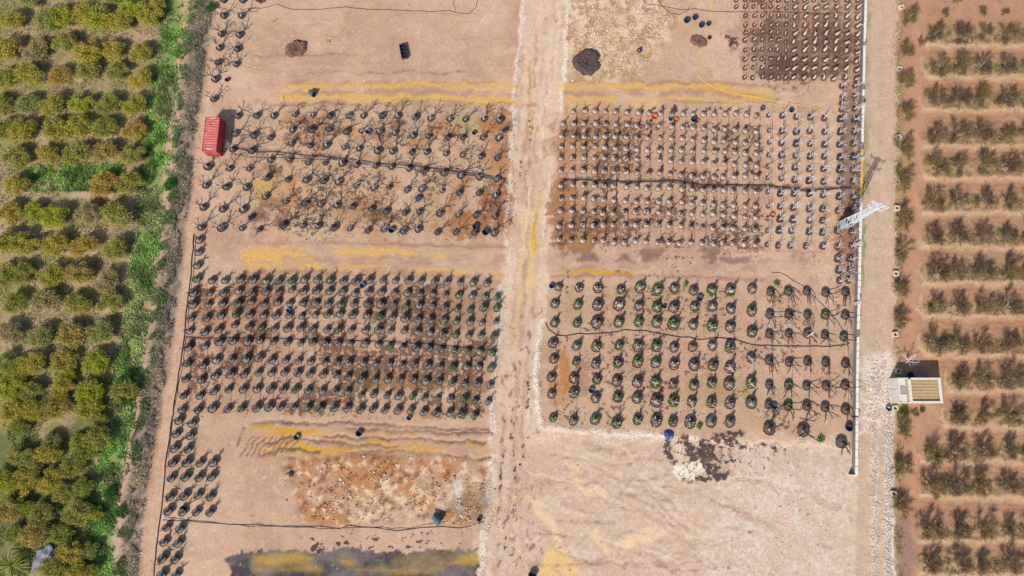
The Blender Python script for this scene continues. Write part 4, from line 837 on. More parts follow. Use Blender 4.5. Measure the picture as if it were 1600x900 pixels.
def potted(u, v, label, group, rg, pot, so_, tr, name='potted_tree', cat='potted tree', s=1.0, leaf=None, rz=None, extra=None, lc=None):
    p = on(u, v, .5, -.04); t = thing(name, label, cat, p, rg.uniform(0,6.28) if rz is None else rz, group, s*rg.uniform(.93,1.07)); t.rotation_euler[0] = rg.gauss(0,.035); t.rotation_euler[1] = rg.gauss(0,.035)
    link('pot', pot, t); link('soil', rg.choice(so_), t); m = rg.choice(tr); tk = link('trunk', m[0], t); link('branches', m[1], tk)
    if extra: link('stump', extra, t)
    if leaf: link('leaves', leaf, t, color=tuple(s2l(lc or rg.choice(GREENS))*K))
    return t
rg = random.Random(77)
for ri, r in enumerate(BLK_A):
    for k, (u, v) in enumerate(r):
        pale = rg.random() < .3
        potted(u, v, f'bare {"pale" if pale else "grey"} tree in black pot, {ORD[k+1]} from left, {ORD[ri+1]} row of upper left block', 'bare trees in black pots, upper left block', rg, POT_A, SO_A, T_AP if pale else T_A, 'potted_bare_tree', s=rg.uniform(.82,1.14))
for ri, r in enumerate(LANE_T):
    for k, (u, v) in enumerate(r):
        potted(u, v, f'bare tree in black pot above the red container, {["left","right"][k]} column, {ORD[ri+1]} from top', 'bare trees above the container', rg, POT_A, SO_A, T_A, 'potted_bare_tree')
for ri, r in enumerate(BLK_B):
    for k, (u, v) in enumerate(r):
        potted(u, v, f'pale stump in brown pot, {ORD[k+1]} from left, {ORD[ri+1]} row of upper right block', 'pale stumps in brown pots, upper right block', rg, POT_B, SO_B, T_B, 'potted_stump', 'potted stump', rg.uniform(.92,1.1))
for ri, r in enumerate(BLK_W):
    for k, (u, v) in enumerate(r):
        bl = rg.random() < .4 and u > 1215; sm = .68 if u < 1206 else .92
        potted(u, v, f'white limbed tree in {"black" if bl else "reddish"} pot, {ORD[k+1]} from left, {ORD[ri+1]} row beside the wall', 'white limbed trees beside the wall', rg, POT_WB if bl else POT_WT, SO_W, T_W, 'potted_white_tree', s=sm)
for k, (u, v) in enumerate(WALLCOL):
    potted(u, v, f'white limbed tree in reddish pot under the top corner block, {ORD[k+1]} from top', 'white trees under the top corner block', rg, POT_WT, SO_W, T_W, 'potted_white_tree', s=.85)
for ri, r in enumerate(BLK_E):
    for k, (u, v) in enumerate(r):
        big = u > 1235
        potted(u, v, f'{"stout" if big else "slim"} stump in red pot, {ORD[k+1]} from left, {ORD[ri+1]} row of top right corner block', 'stumps in red pots, top right corner block', rg, POT_E, SO_E if not big else SO_B[:0] or SO_E, T_E2 if big else T_E, 'potted_red_stump', 'potted stump', rg.uniform(1.0,1.12) if big else rg.uniform(.85,.95))
for ri, r in enumerate(BLK_C):
    for k, (u, v) in enumerate(r):
        gr = rg.random() < (.5 if u > 690 and ri > 1 else (.5 if u < 315 else .12))
        potted(u, v, f'{"sprouting" if gr else "stubby"} tree in black pot, {ORD[k+1]} from left, {ORD[ri+1]} row of lower left block', 'stubby trees in black pots, lower left block', rg, POT_C, SO_C, T_C, 'potted_stubby_tree', s=rg.uniform(.88,1.16)*(1.08 if u < 420 else 1), leaf=rg.choice(SPR_C) if gr else (rg.choice(SPR_S) if rg.random() < .5 else None), lc=None if gr else (120,118,92))
for ri, r in enumerate(LANE_B):
    for k, (u, v) in enumerate(r):
        potted(u, v, f'dark potted tree beside lower left lane, {ORD[k+1]} from left, {ORD[ri+1]} row below the block', 'dark potted trees beside the lower left lane', rg, POT_C, SO_C, T_C, 'potted_lane_tree', s=rg.uniform(1.1,1.22), leaf=SPR_S[0] if rg.random() < .5 else None, lc=(104,108,78))
for k, (u, v) in enumerate(LANE_M):
    potted(u, v, f'black potted tree between upper and lower left blocks, {ORD[k+1]} from top', 'potted trees between the left blocks', rg, POT_C, SO_C, T_C, 'potted_lane_tree', s=1.12)
for ri, r in enumerate(BLK_D):
    for k, (u, v) in enumerate(r):
        gr = rg.random() < (.62 if 925 < u < 1080 else .25)
        potted(u, v, f'{"leafy sprouting" if gr else "cut back"} stump in wide pot, {ORD[k+1]} from left, {ORD[ri+1]} row of lower right block', 'wide potted stumps, lower right block', rg, rg.choice(POT_D), SO_D, T_D, 'potted_old_stump', 'potted stump', (.86 if u < 915 else 1.0)*rg.uniform(.92,1.12), leaf=rg.choice(SPR_D) if gr else None, extra=rg.choice(STUMPS))
for ri, r in enumerate(BLK_F):
    for k, (u, v) in enumerate(r):
        t = potted(u, v, f'black potted tree with trailing dark branches, {ORD[k+1]} from left, {ORD[ri+1]} row near wall', 'trailing branched potted trees near the wall', rg, POT_F, SO_F, T_F, 'potted_trailing_tree', rz=rg.uniform(-.5,.5), leaf=SPR_C[0] if rg.random() < .25 else None)
BIGT = [stubtree(680+k,.6,.24,1.3,5,(1.3,2.1),.10,M_BARKP,M_BARKD,(.4,.9),2,.1) for k in range(2)]
for k, (u, v) in enumerate(P(1100,520,'457,680 697,690 965,775')):
    lb = ['tall potted tree left of the wooden pallet, lower right block','tall potted tree right above the wooden pallet, lower right block','large potted tree at the low end of the boundary wall'][k]
    potted(u, v, lb, 'tall potted trees', rg, POT_D[k], SO_D, [BIGT[k % 2]] if k < 2 else T_F, 'potted_tall_tree', s=1.08)

# drip lines through the columns
M_HOSE = plastic('black_hose', alb(66,60,62)); M_YHOSE = plastic('yellow_hose', alb(236,190,70)); M_DRIP = plastic('brown_drip_tube', alb(92,78,72))
def hose(name, label, pts, r, m, cat='hose', group=None, sub_=6, wob=.06, dz=.03, seed=0):
    rg = random.Random(seed); w = [on(*p) for p in pts]; out = []
    for a, b in zip(w[:-1], w[1:]):
        n = max(1, int((b-a).length/1.2))
        for k in range(n):
            q = a.lerp(b, k/n); q.x += rg.gauss(0,wob); q.y += rg.gauss(0,wob); out.append(Vector((q.x, q.y, gz(q.x, q.y)+dz)))
    out.append(w[-1]+Vector((0,0,dz))); mb = MB(); mb.tube(out, r, 5); o = link(name, mb.mesh(name, m, True)); return tag(o, label, cat, group)
for blk, mid, where in ((BLK_B,5,'upper right block'),(BLK_C,5,'lower left block'),(BLK_D,2,'lower right block'),(BLK_F,2,'plot near the wall'),(BLK_W,4,'white tree columns'),(BLK_E,5,'top right corner block')):
    for k, q in enumerate(blk[mid]):
        ch = [q]
        for seq, ins in ((range(mid-1,-1,-1), 0), (range(mid+1,len(blk)), 1)):
            cur = q
            for r in seq:
                if not blk[r]: continue
                n = min(blk[r], key=lambda a: abs(a[0]-cur[0]))
                if abs(n[0]-cur[0]) > 9: continue
                cur = n; ch.insert(0, n) if not ins else ch.append(n)
        if len(ch) > 1: hose('drip_line', f'thin black drip line along the {ORD[k+1]} column of the {where}', [(a[0]+5.5, a[1]) for a in ch], .028, M_DRIP, 'drip line', 'drip lines along the pot columns', wob=.05, seed=k)
for nm, lb, pts, r in (
  ('irrigation_hose','black hose curving in a loop across the top left plot',[(378,15),(410,12),(432,8),(460,15),(500,15),(540,11),(570,14),(620,16),(655,17),(672,19),(700,17),(714,21),(732,21),(744,12),(746,0),(738,-14),(718,-12),(708,4),(712,18)],.05),
  ('irrigation_hose','black hose entering from the top and running to the corner block',[(1002,-5),(1012,7),(1030,9),(1048,11),(1064,15),(1086,14),(1110,18),(1160,19),(1220,19),(1280,21),(1340,20)],.05),
  ('irrigation_hose','short black hose looping below the top right hose',[(1026,-5),(1034,10),(1048,21),(1060,23),(1072,18),(1078,11)],.05),
  ('irrigation_hose','black supply hose crossing the upper left block',DRIP_A,.10),('irrigation_hose','second thin hose lying beside the upper left supply hose',[(360,240),(400,246),(450,247),(520,250),(600,260),(700,270),(785,281)],.05),
  ('irrigation_hose','black supply hose crossing the upper right block',DRIP_B,.10),
  ('irrigation_hose','black supply hose crossing the lower left block',[(290,527),(345,529),(420,528),(560,532),(640,536),(700,540),(776,548)],.07),
  ('irrigation_hose','black supply hose bending across the lower right block',[(852,504),(858,515),(870,524),(885,525),(905,522),(940,521),(975,517),(1008,517),(1050,525),(1090,530),(1125,528),(1150,531),(1175,539),(1250,542),(1320,539)],.09),
  ('irrigation_hose','black hose along the bottom of the rubble plot',[(254,812),(275,813),(310,815),(345,819),(400,820),(440,822),(500,823),(530,826),(545,821),(580,824),(620,829),(680,823),(720,825),(745,818),(756,815)],.06),
  ('irrigation_hose','thinner hose beside the bottom rubble hose',[(256,808),(290,811),(330,816),(390,822),(460,823),(520,826),(570,824),(640,826),(665,819),(700,814)],.035),
  ('irrigation_hose','long black pipe along the right edge of the left lane',[(304,365),(300,400),(297,440),(292,480),(288,530),(282,570),(276,605),(268,660),(260,715),(254,780),(246,840),(240,900),(234,960)],.11),
  ('irrigation_hose','thin hose curling between the pots and the left lane pipe',[(305,370),(303,420),(297,470),(293,520),(284,580),(272,640),(266,690),(262,715)],.05),
  ('irrigation_hose','black hose running diagonally between trailing trees near the wall',[(1205,426),(1220,427),(1252,445),(1270,462),(1300,490),(1320,520)],.05)):
    hose(nm, lb, pts, r, M_HOSE, seed=len(lb))
hose('garden_hose','yellow garden hose winding down from the top right plot',[(1117,-5),(1113,20),(1108,50),(1098,75),(1090,92),(1089,110),(1095,124),(1110,134),(1125,140),(1160,148),(1200,155),(1260,166),(1310,180)],.06,M_YHOSE)

# ------------------------------------------------------------------ red shipping container
M_CR = mat('red_paint', alb(204,66,70), .5, .12, 1.5, c2=alb(214,92,90)); M_CROOF = mat('faded_red_roof', alb(208,92,90), .7, .2, 1.6, c2=alb(228,136,126)); M_CW = mat('white_lettering', alb(232,220,214), .6, .05)
M_STEEL = mat('galvanised_steel', alb(222,226,232), .5, .1, 4)
def container():
    a, b = at(343.0,241,2.59), at(335.5,178.5,2.59)     # heading along its length
    c = (at(320,178,2.59)+at(346,179,2.59)+at(313,240,2.59)+at(339,241,2.59))/4
    e = (at(346,179,2.59)-at(339,241,2.59)); rz = math.atan2(e.y, e.x)-math.pi/2
    t = thing('shipping_container', 'red corrugated shipping container beside the left lane', 'container', (c.x, c.y, .02), rz)
    Lc, Wc, Hc = 6.06, 2.44, 2.59
    def corr(n, L, amp, f):
        V_ = []; 
        pr = [0, 0, 1, 1]
        return [((-L/2)+L*k/(n*4), amp*pr[k % 4]) for k in range(n*4+1)]
    for sx in (-1, 1):
        mb = MB(); pr = corr(20, Lc-.3, .045, 0)
        for y, o in pr: mb.v += [(sx*(Wc/2-.05-o), y, .16), (sx*(Wc/2-.05-o), y, Hc-.1)]
        for k in range(len(pr)-1): mb.f.append((2*k,2*k+2,2*k+3,2*k+1))
        link('side_wall', mb.mesh('side_wall', M_CR), t)
        mb = MB()
        for z in (.08, Hc-.06): mb.box((sx*(Wc/2-.04), 0, z), (.08, Lc-.36, .12))
        link('side_rail', mb.mesh('side_rail', M_CR), t)
    mb = MB(); pr = corr(13, Lc-.22, .05, 0)
    for y, o in pr: mb.v += [(-Wc/2+.09, y, Hc-.03-o), (Wc/2-.09, y, Hc-.03-o)]
    for k in range(len(pr)-1): mb.f.append((2*k,2*k+1,2*k+3,2*k+2))
    roof = link('roof', mb.mesh('roof', M_CROOF), t)
    mb = MB(); mb.box((.0, -Lc/2+.35, Hc-.018), (.85, .16, .012)); link('roof_lettering', mb.mesh('roof_lettering', M_CW), roof)
    mb = MB(); mb.box((.1, Lc/2-.22, Hc-.018), (.8, .10, .012)); link('roof_lettering', mb.mesh('roof_lettering', M_CW), roof)
    mb = MB(); mb.box((0, Lc/2-.06, Hc/2), (Wc-.3, .06, Hc-.2)); link('end_wall', mb.mesh('end_wall', M_CR), t)
    for sx in (-1, 1):
        mb = MB(); mb.box((sx*.56, -Lc/2+.07, Hc/2), (1.08, .05, Hc-.3))
        for k in range(5): mb.box((sx*.56, -Lc/2+.038, .45+k*.43), (1.0, .02, .2))
        d = link('door', mb.mesh('door', M_CR), t)
        for o in (.28, .84): mb = MB(); mb.tube([(sx*o, -Lc/2+.0, .2), (sx*o, -Lc/2+.0, Hc-.2)], .025, 6); link('lock_rod', mb.mesh('lock_rod', M_STEEL), d)
        for sy in (-1, 1):
            mb = MB(); mb.box((sx*(Wc/2-.06), sy*(Lc/2-.08), Hc/2), (.12, .15, Hc-.25)); link('corner_post', mb.mesh('corner_post', M_CR), t)
            for z in (.06, Hc-.055): mb = MB(); mb.box((sx*(Wc/2-.085), sy*(Lc/2-.09), z), (.172, .176, .12)); link('corner_casting', mb.mesh('corner_casting', M_CR), t)
    mb = MB()
    for sy in (-1, 1): mb.box((0, sy*(Lc/2-.05), Hc-.07), (Wc-.36, .10, .13)); mb.box((0, sy*(Lc/2-.05), .08), (Wc-.36, .10, .13))
    link('end_rail', mb.mesh('end_rail', M_CR), t)
    mb = MB(); mb.box((0,0,.12), (Wc-.2, Lc-.2, .04)); link('floor', mb.mesh('floor', M_BARKD), t)
    for k in range(2): mb = MB(); mb.box((Wc/2+.002, -1.9+k*.5, 1.75-.25*k), (.004, .35, .12)); link('side_lettering', mb.mesh('side_lettering', M_CW), t)
container()

# ------------------------------------------------------------------ pump house
M_PLAST = mat('white_render', alb(230,218,200), .85, .14, 2.5, c2=alb(244,238,226)); M_TAN = mat('tan_roof_sheet', alb(230,200,150), .7, .18, 2); M_GREY = mat('grey_slab', alb(168,162,156), .8, .1, 4); M_DRAB = mat('roof_deck', alb(196,164,120), .85, .2, 3); M_CONC = mat('concrete', alb(206,196,184), .9, .15, 3)
def house():
    hz = 2.9; p00, p10, p11, p01 = at(1406.5,630,hz), at(1471.5,630,hz), at(1471,590.3,hz), at(1406.5,590.3,hz)
    c = (p00+p10+p11+p01)/4; e = (p10-p00); rz = math.atan2(e.y, e.x); Wd = e.length; D = (p01-p00).length
    t = thing('pump_house', 'small white flat roofed building on the right road edge', 'building', (c.x, c.y, 0), rz)
    sx = lambda q: -Wd/2+Wd*(q-1406.5)/65.0
    xm = sx(1417.5)
    mb = MB(); th = .22
    for s in (-1, 1): mb.box((0, s*(D/2-th/2), hz/2-.16), (Wd, th, hz-.32+.3))
    link('wall', mb.mesh('wall', M_PLAST), t)
    mb = MB(); mb.box((Wd/2-th/2, 0, hz/2-.01), (th, D-2*th-.004, hz-.02)); link('wall', mb.mesh('wall', M_PLAST), t)
    mb = MB(); mb.box((-Wd/2+th/2, 0, hz/2-.16), (th, D-2*th-.004, hz-.32)); link('wall', mb.mesh('wall', M_PLAST), t)
    roof = link('roof', MB().box(((xm+Wd/2-th)/2, 0, hz-.42), (Wd/2-th-xm, D-2*th-.01, .08)).mesh('roof', M_DRAB), t)
    xb = sx(1422.5); mb = MB(); mb.box((xb, 0, hz-.15), (.36, D-2*th-.01, .46)); link('roof_beam', mb.mesh('roof_beam', M_PLAST), roof)
    for s in (-1, 1): mb = MB(); mb.box(((xb+.18+Wd/2-.0)/2+.05, s*(D/2-.17), hz+.03), (Wd/2-xb-.24, .34, .10)); link('parapet_cap', mb.mesh('parapet_cap', M_PLAST), roof)
    mb = MB(); mb.box((Wd/2-.2, 0, hz+.02), (.40, D-.69, .10)); link('parapet_cap', mb.mesh('parapet_cap', M_PLAST), roof)
    n = 14; d0 = D-2*th-.3
    for k in range(n):
        y = -d0/2+d0*(k+.5)/n; x0, x1 = xb+.19, Wd/2-.42
        mb = MB(); h_ = hz-.34; wv = d0/n
        mb.v = [(x0,y-wv*.33,h_),(x0,y-wv*.16,h_+.13),(x0,y+wv*.16,h_+.13),(x0,y+wv*.33,h_),(x1,y-wv*.33,h_-.03),(x1,y-wv*.16,h_+.10),(x1,y+wv*.16,h_+.10),(x1,y+wv*.33,h_-.03)]
        mb.f = [(0,4,5,1),(1,5,6,2),(2,6,7,3),(0,1,2,3),(7,6,5,4),(0,3,7,4)]; link('roof_rib', mb.mesh('roof_rib', M_TAN), roof)
    for k in range(14): y = -d0/2+d0*(k+.5)/14; link('louvre_slat', MB().box((sx(1418.5), y, hz-.25), (.30, d0/14*.55, .06)).mesh('louvre_slat', M_TAN), roof)
    # porch slabs on the road side
    x0 = -Wd/2+.0; x1 = xm-.05
    for y0, y1, m in ((.19,.5,M_PLAST),(-.13,.18,M_GREY),(-.5,-.14,M_PLAST)):
        mb = MB(); mb.box(((x0+x1)/2+.1, (y0+y1)/2*D, hz-.26), (x1-x0-.2, (y1-y0)*D-.03, .10)); link('porch_slab', mb.mesh('porch_slab', m), roof)
    mb = MB(); mb.box((-Wd/2-.012, -.3, 1.02), (.05, .95, 2.0)); d = link('door', mb.mesh('door', M_STEEL), t); link('handle', MB().box((-Wd/2-.06, -.65, 1.0), (.05,.12,.03)).mesh('handle', M_GREY), d)
house()
for k, (u, v, s) in enumerate([(1397,595,(1.6,1.3)),(1401,608,(1.0,1.4)),(1398,622,(1.5,1.2)),(1404,626,(.8,.8))]):
    mb = MB(); rg_ = random.Random(k); mb.lathe([(.55,-.1),(.6,.04),(.54,.09),(.2,.11)], 9, wob=[rg_.uniform(.75,1.2) for _ in range(9)])
    o = link('concrete_slab', mb.mesh('concrete_slab', M_CONC), None, on(u, v)); o.scale = (s[0], s[1], 1); tag(o, f'rough pale concrete slab in front of the white building, {ORD[k+1]} from top', 'slab', 'slabs before the white building')

# bare white tree north of the building and other single plants
TWH = stubtree(777,0,.08,.9,7,(1.0,1.6),.05,M_WHITE,M_WHITE,(.5,1.1),3,.1)
t = thing('dead_tree', 'leafless white limbed tree in the shade of the white building', 'tree', on(1415,567,0), .3); tk = link('trunk', TWH[0], t); link('branches', TWH[1], tk); t.scale = (1.15,)*3
def bush(name, u, v, s, c, label, n=260, seed=1):
    me = sprout_mesh(seed, [(random.Random(seed+k).uniform(-.4,.4), random.Random(seed+k+50).uniform(-.4,.4), .2+.25*random.Random(k).random()) for k in range(12)], n, .28, (.07,.17))
    st = MB()
    for k in range(4): st.tube([(0,0,-.05),(.12*math.cos(k*1.6),.12*math.sin(k*1.6),.35)], [.03,.015], 4)
    t = thing(name, label, 'bush', on(u, v), seed, None, s); link('foliage', me, t, color=tuple(s2l(c)*K)); link('stem', st.mesh('stem', M_BARKD), t)
bush('green_weed',1070.5,444,.9,(110,170,50),'bright green weed tuft at the top of the lower right block',seed=3); bush('green_weed',1213,443,.95,(120,170,60),'bright green weed above the trailing trees near the wall',seed=5)
bush('green_weed',1092,666,.95,(110,160,40),'bright green weed by the dark compost spill',seed=8); bush('green_weed',1281,686,1.0,(96,160,56),'bright green weed right of the wooden pallet',seed=13)
bush('garden_bush',1411,640,1.3,(118,132,40),'yellow green bush in the bed below the white building',seed=17); bush('garden_bush',1428,646,1.1,(150,140,96),'straw coloured bush in the bed below the white building',seed=19); bush('garden_bush',1440,641,.9,(120,126,70),'small bush at the right end of the building bed',seed=23)
bush('dry_bush',407,2,1.6,(112,92,80),'brown dry bush at the top edge beside the potted trees',seed=29)
def deadwood(u, v):
    mb = MB(); rg_ = random.Random(9); tips = []
    for k in range(9): a = rg_.uniform(0,6.28); q, d = limb(mb, rg_, Vector((0,0,.1)), Vector((math.cos(a),math.sin(a),.5)).normalized(), rg_.uniform(.7,1.6), .05, .02, 4, .2, -.03, 4)
    t = thing('uprooted_stump', 'dark uprooted stump with dry branches left of the rubble', 'stump', on(u, v)); link('branches', mb.mesh('branches', M_BARKD), t)
    mb = MB(); mb.lathe([(.5,-.1),(.45,.25),(.2,.4)], 9, wob=[rg_.uniform(.7,1.2) for _ in range(9)]); link('root_ball', mb.mesh('root_ball', M_SOILP), t)
deadwood(455, 741)

# ------------------------------------------------------------------ boundary wall
M_BLOCK = mat('grey_block', alb(150,140,138), .9, .18, 3, bump=.4); M_CAP = mat('white_cap', alb(240,232,220), .8, .1, 3); M_CAPY = mat('yellow_cap', alb(226,178,84), .8, .12, 3)
def wall():
    hw = 1.25; seq = [(1354,-45),(1352,25),(1350,100),(1348,200),(1345.5,310),(1344,385),(1342,470),(1340,560),(1339,650),(1338,742)]
    wp = [at(u, v, hw) for u, v in seq]; t = thing('boundary_wall', 'long grey block wall with white cap stones beside the gravel road', 'wall', (wp[0].x, wp[0].y, 0)); o = t.location.copy()
    o = Vector((wp[0].x, wp[0].y, 0))
    base = MB(); acc = []; rg_ = random.Random(2)
    caps = []
    for a, b in zip(wp[:-1], wp[1:]):
        d = b-a; L = d.length; rz = math.atan2(d.y, d.x); m = (a+b)/2-o
        link('wall_panel', MB().box((m.x, m.y, (hw-.06)/2-.1), (L-.004, .22, hw-.06+.2), rz).mesh('wall_panel', M_BLOCK), t)
        n = max(1, round(L/1.22))
        for k in range(n):
            c = a.lerp(b, (k+.5)/n)-o; py = to_pixel(c.x+o.x, c.y+o.y)[1]
            m_ = M_CAPY if 232 < py < 312 and rg_.random() < .8 else M_CAP
            if rg_.random() < .05: continue
            link('cap_stone', MB().box((c.x+rg_.gauss(0,.015), c.y, hw+.0+rg_.uniform(0,.02)), (L/n-rg_.uniform(.03,.12), rg_.uniform(.36,.44), .12), rz+rg_.gauss(0,.015)).mesh('cap_stone', m_), t)
    for v in (69,164,248,312,380,473,655):
        u = np.interp(v, [b for a, b in seq], [a for a, b in seq]); c = at(u, v, hw)-o
        link('pillar', MB().box((c.x, c.y, .72), (.5, .5, 1.5)).box((c.x, c.y, 1.48), (.6,.6,.08)).mesh('pillar', M_CONC if v != 69 else M_BLOCK), t)
    c = wp[-1]-o; link('wall_end', MB().box((c.x-.25, c.y-.1, hw/2-.05), (.9, .22, hw+.1)).mesh('wall_end', M_CAP), t)
wall()

# ------------------------------------------------------------------ lattice pylon and wires
def pylon():
    b = on(1316,352); hgt = 12.0; t = thing('lattice_pylon', 'galvanised lattice power pylon standing over the boundary wall', 'pylon', b, R(8)); w0, w1 = .62, .26
    wd = lambda z: w0+(w1-w0)*z/hgt
    crn = ((-1,-1),(1,-1),(1,1),(-1,1))
    for sx, sy in crn: link('leg', MB().tube([(sx*w0,sy*w0,-.2),(sx*w1,sy*w1,hgt)], .075, 4).mesh('leg', M_STEEL), t)
    zs = [0.2]; 
    while zs[-1] < hgt-.5: zs.append(zs[-1]+max(.75, wd(zs[-1])*1.9))
    zs[-1] = hgt
    for i in range(4):
        a, c = crn[i], crn[(i+1) % 4]
        for k in range(len(zs)-1):
            z0, z1 = zs[k], zs[k+1]; p = lambda q, z: (q[0]*wd(z), q[1]*wd(z), z)
            link('brace', MB().tube([p(a,z0) if k % 2 else p(c,z0), p(c,z1) if k % 2 else p(a,z1)], .042, 4).mesh('brace', M_STEEL), t)
            link('brace', MB().tube([p(a,z1), p(c,z1)], .038, 4).mesh('brace', M_STEEL), t)
        m = [(a[j]+c[j])/2 for j in (0,1)]; q = wd(1.4)+.05
        link('climb_guard', MB().box((m[0]*q, m[1]*q, 1.5), (.04 if m[0] else 2*q-.1, .04 if m[1] else 2*q-.1, 2.2)).mesh('climb_guard', M_GUARD), t)
    arms = []
    for z, L, a in ((hgt-.1,1.25,R(-32)),(hgt-1.6,1.15,R(-32))):
        d = Vector((math.cos(a), math.sin(a), 0)); mb = MB(); n_ = Vector((-d.y, d.x, 0))*.16
        for s in (-1, 1): mb.tube([n_*s-d*L+Vector((0,0,z)), n_*s+d*L+Vector((0,0,z))], .06, 4)
        for k in range(7): f = -L+2*L*k/6; mb.tube([n_+d*f+Vector((0,0,z)), -n_+d*f+Vector((0,0,z))], .035, 4)
        ar = link('crossarm', mb.mesh('crossarm', M_STEEL), t)
        for s in (-1, 1):
            if z > hgt-1 or s > 0:
                mb = MB(); c = d*(L*s)+Vector((0,0,z+.05)); mb.lathe([(.05,0),(.11,.08),(.05,.14),(.11,.22),(.05,.28),(.09,.36),(.03,.42)], 8, tuple(c)); link('insulator', mb.mesh('insulator', M_CAP), ar); arms.append(c+Vector((0,0,.42)))
    return b, arms
M_GUARD = mat('pale_blue_guard', alb(170,190,200), .5, .1, 3)
pb, arms = pylon()
for k, c in enumerate(arms[:3]):
    c = Matrix.Rotation(R(8), 4, 'Z') @ c; a = pb+c; e = at(820, 960, 0); e.z = 9.0; e += Vector((c.x*1.3, c.y*1.3, 0)); pts = []
    for i in range(41): f = i/40; q = a.lerp(e, f); q.z -= 4*2.2*f*(1-f); pts.append(q)
    mb = MB(); mb.tube(pts, .010, 4); tag(link('power_line', mb.mesh('power_line', M_STEEL)), f'{["left","right","lower"][k]} thin wire running down left from the pylon', 'wire', 'wires of the pylon')

# ------------------------------------------------------------------ loose pots, tubs and odds and ends
M_BLUE = plastic('dark_blue_plastic', alb(50,64,92)); M_BLUL = plastic('blue_plastic', alb(70,110,150)); M_ORANGE = plastic('orange_plastic', alb(224,120,76)); M_TEAL = plastic('teal_plastic', alb(56,92,98)); M_MAROON = plastic('maroon_plastic', alb(104,52,54)); M_PINK = plastic('faded_orange_plastic', alb(224,136,112)); M_SLATE = plastic('slate_plastic', alb(84,98,118))
EMPTYM = {}
def empty_pot(u, v, r, m, label, tip=0.0, az=0.0, name='empty_pot', h=None):
    h = h or r*1.1; key = (round(r,2), m.name, round(h,2))
    if key not in EMPTYM:
        mb = MB(); mb.lathe([(r*.76,0),(r*.95,h*.9),(r*1.06,h*.9),(r*1.06,h),(r*.94,h),(r*.72,h*.06),(.01,h*.05)], 18); bo = mb.mesh('tub', m, False)
        hb = MB()
        for s in (-1, 1): hb.tube([(s*r*1.0,-.12,h*.8),(s*r*1.16,0,h*.82),(s*r*1.0,.12,h*.8)], .025, 4)
        EMPTYM[key] = (bo, hb.mesh('handle', m))
    bo, ha = EMPTYM[key]; t = thing(name, label, 'pot', on(u, v, h*.5 if not tip else r*.5), az)
    if tip: t.rotation_euler = (tip, 0, az); t.location.z += r*.80
    link('body', bo, t); link('handle', ha, t)
for a in ((1073,32,.52,M_BLUE,'largest blue black pot of the four empty pots top right'),(1086,27.5,.48,M_BLUE,'upper blue black pot of the four empty pots top right'),(1096,39.5,.48,M_BLUE,'lower blue black pot of the four empty pots top right'),(1107,37.5,.4,M_BLUE,'rightmost and smallest of the four empty pots top right'),
  (1108.5,59,.32,M_BLACK,'small black pot touching the small soil mound top right'),(1022.5,183,.5,M_ORANGE,'large orange pot between the first stump rows'),(1056,188,.42,M_ORANGE,'orange pot beside the small teal pot'),(1048,186,.38,M_TEAL,'small teal pot beside the orange pot'),(1084,187,.5,M_BLUE,'dark blue pot beside the small faded orange pot'),(1090.5,189.5,.32,M_PINK,'small faded orange pot beside the dark blue pot'),
  (1191.5,169.5,.4,M_SLATE,'slate pot at the top right end of the first stump row'),(1236.5,172.5,.4,M_BLUE,'dark pot among the first white limbed trees'),(1206.5,337,.42,M_PINK,'faded orange pot between stumps and white limbed trees'),
  (575.5,206,.45,M_SLATE,'pale slate pot in the second row of bare trees'),(741,208,.36,M_MAROON,'maroon pot on the rusty soil of the upper left block'),(789,204,.45,M_BLUE,'dark blue pot at the track end of the bare trees second row'),(355,125,.36,M_MAROON,'small dark pot right of the potted trees above the container'),
  (759,363,.58,M_BLUE,'dark blue tub at the low track corner of the upper left block'),(743,354,.5,M_BLUE,'dark blue tub left of the track corner tub'),(612,360,.5,M_BLUE,'dark blue pot at the bottom edge of the upper left block'),(566.5,446,.45,M_BLUL,'blue pot in the first row of the lower left block'),(451,485,.36,M_BLUL,'blue pot among the crowded black pots lower left block'),
  (639,653,.38,M_SLATE,'slate pot at the bottom edge of the lower left block'),(463.5,683,.45,M_SLATE,'slate pot on the yellow wheel ruts'),(561,677,.5,M_BLUE,'dark blue pot on the wheel ruts right of the slate pot'),(749,811,.34,M_BLUE,'dark pot at the right end of the rubble field'),
  (1093,466,.5,M_SLATE,'slate grey pot in the lower right block first rows'),(924,610,.46,M_SLATE,'blue grey pot in the third column of the lower right block'),(862,447,.42,M_BLUE,'dark pot at the top left corner of lower right block'),(1038,479,.32,M_BLACK,'small black pot in the second row of the lower right block'),(1209,635,.46,M_BLUL,'blue pot beside a trailing branched tree'),(1326,668,.58,M_BLUE,'dark blue tub at the foot of the boundary wall'),(1388,638,.42,M_SLATE,'slate pot on the road edge below the white building'),(287,795,.5,M_BLACK,'black pot above the lane trees near the bottom hose'),(1422,586,.5,M_BLUE,'dark blue barrel in the shade of the white building'),(832,898,.6,M_BLUE,'dark tub at the bottom edge of the track')):
    empty_pot(*a)
for a in ((484,144,.55,M_SLATE,'blue grey tub lying on its side by the yellow strip',R(80),R(60),'fallen_tub',1.1),(656,309,.5,M_BLUL,'bright blue pot tipped over among the bare trees',R(75),R(-50),'fallen_pot',.7),(677,806,.62,M_SLATE,'large blue grey tub lying on its side in the rubble',R(82),R(50),'fallen_tub',1.5),(396,339,.45,M_BLUE,'dark blue pot tipped over on brown litter',R(70),R(-60),'fallen_pot',.7),(1000,77,.4,M_BLUE,'small dark pot tipped over on the stony plot',R(80),R(-30),'fallen_pot',.5),(1140,533,.4,M_BLUL,'blue pot tipped beside the lower right supply hose',R(75),R(-40),'fallen_pot',.6)):
    empty_pot(a[0], a[1], a[2], a[3], a[4], a[5], a[6], a[7], a[8])
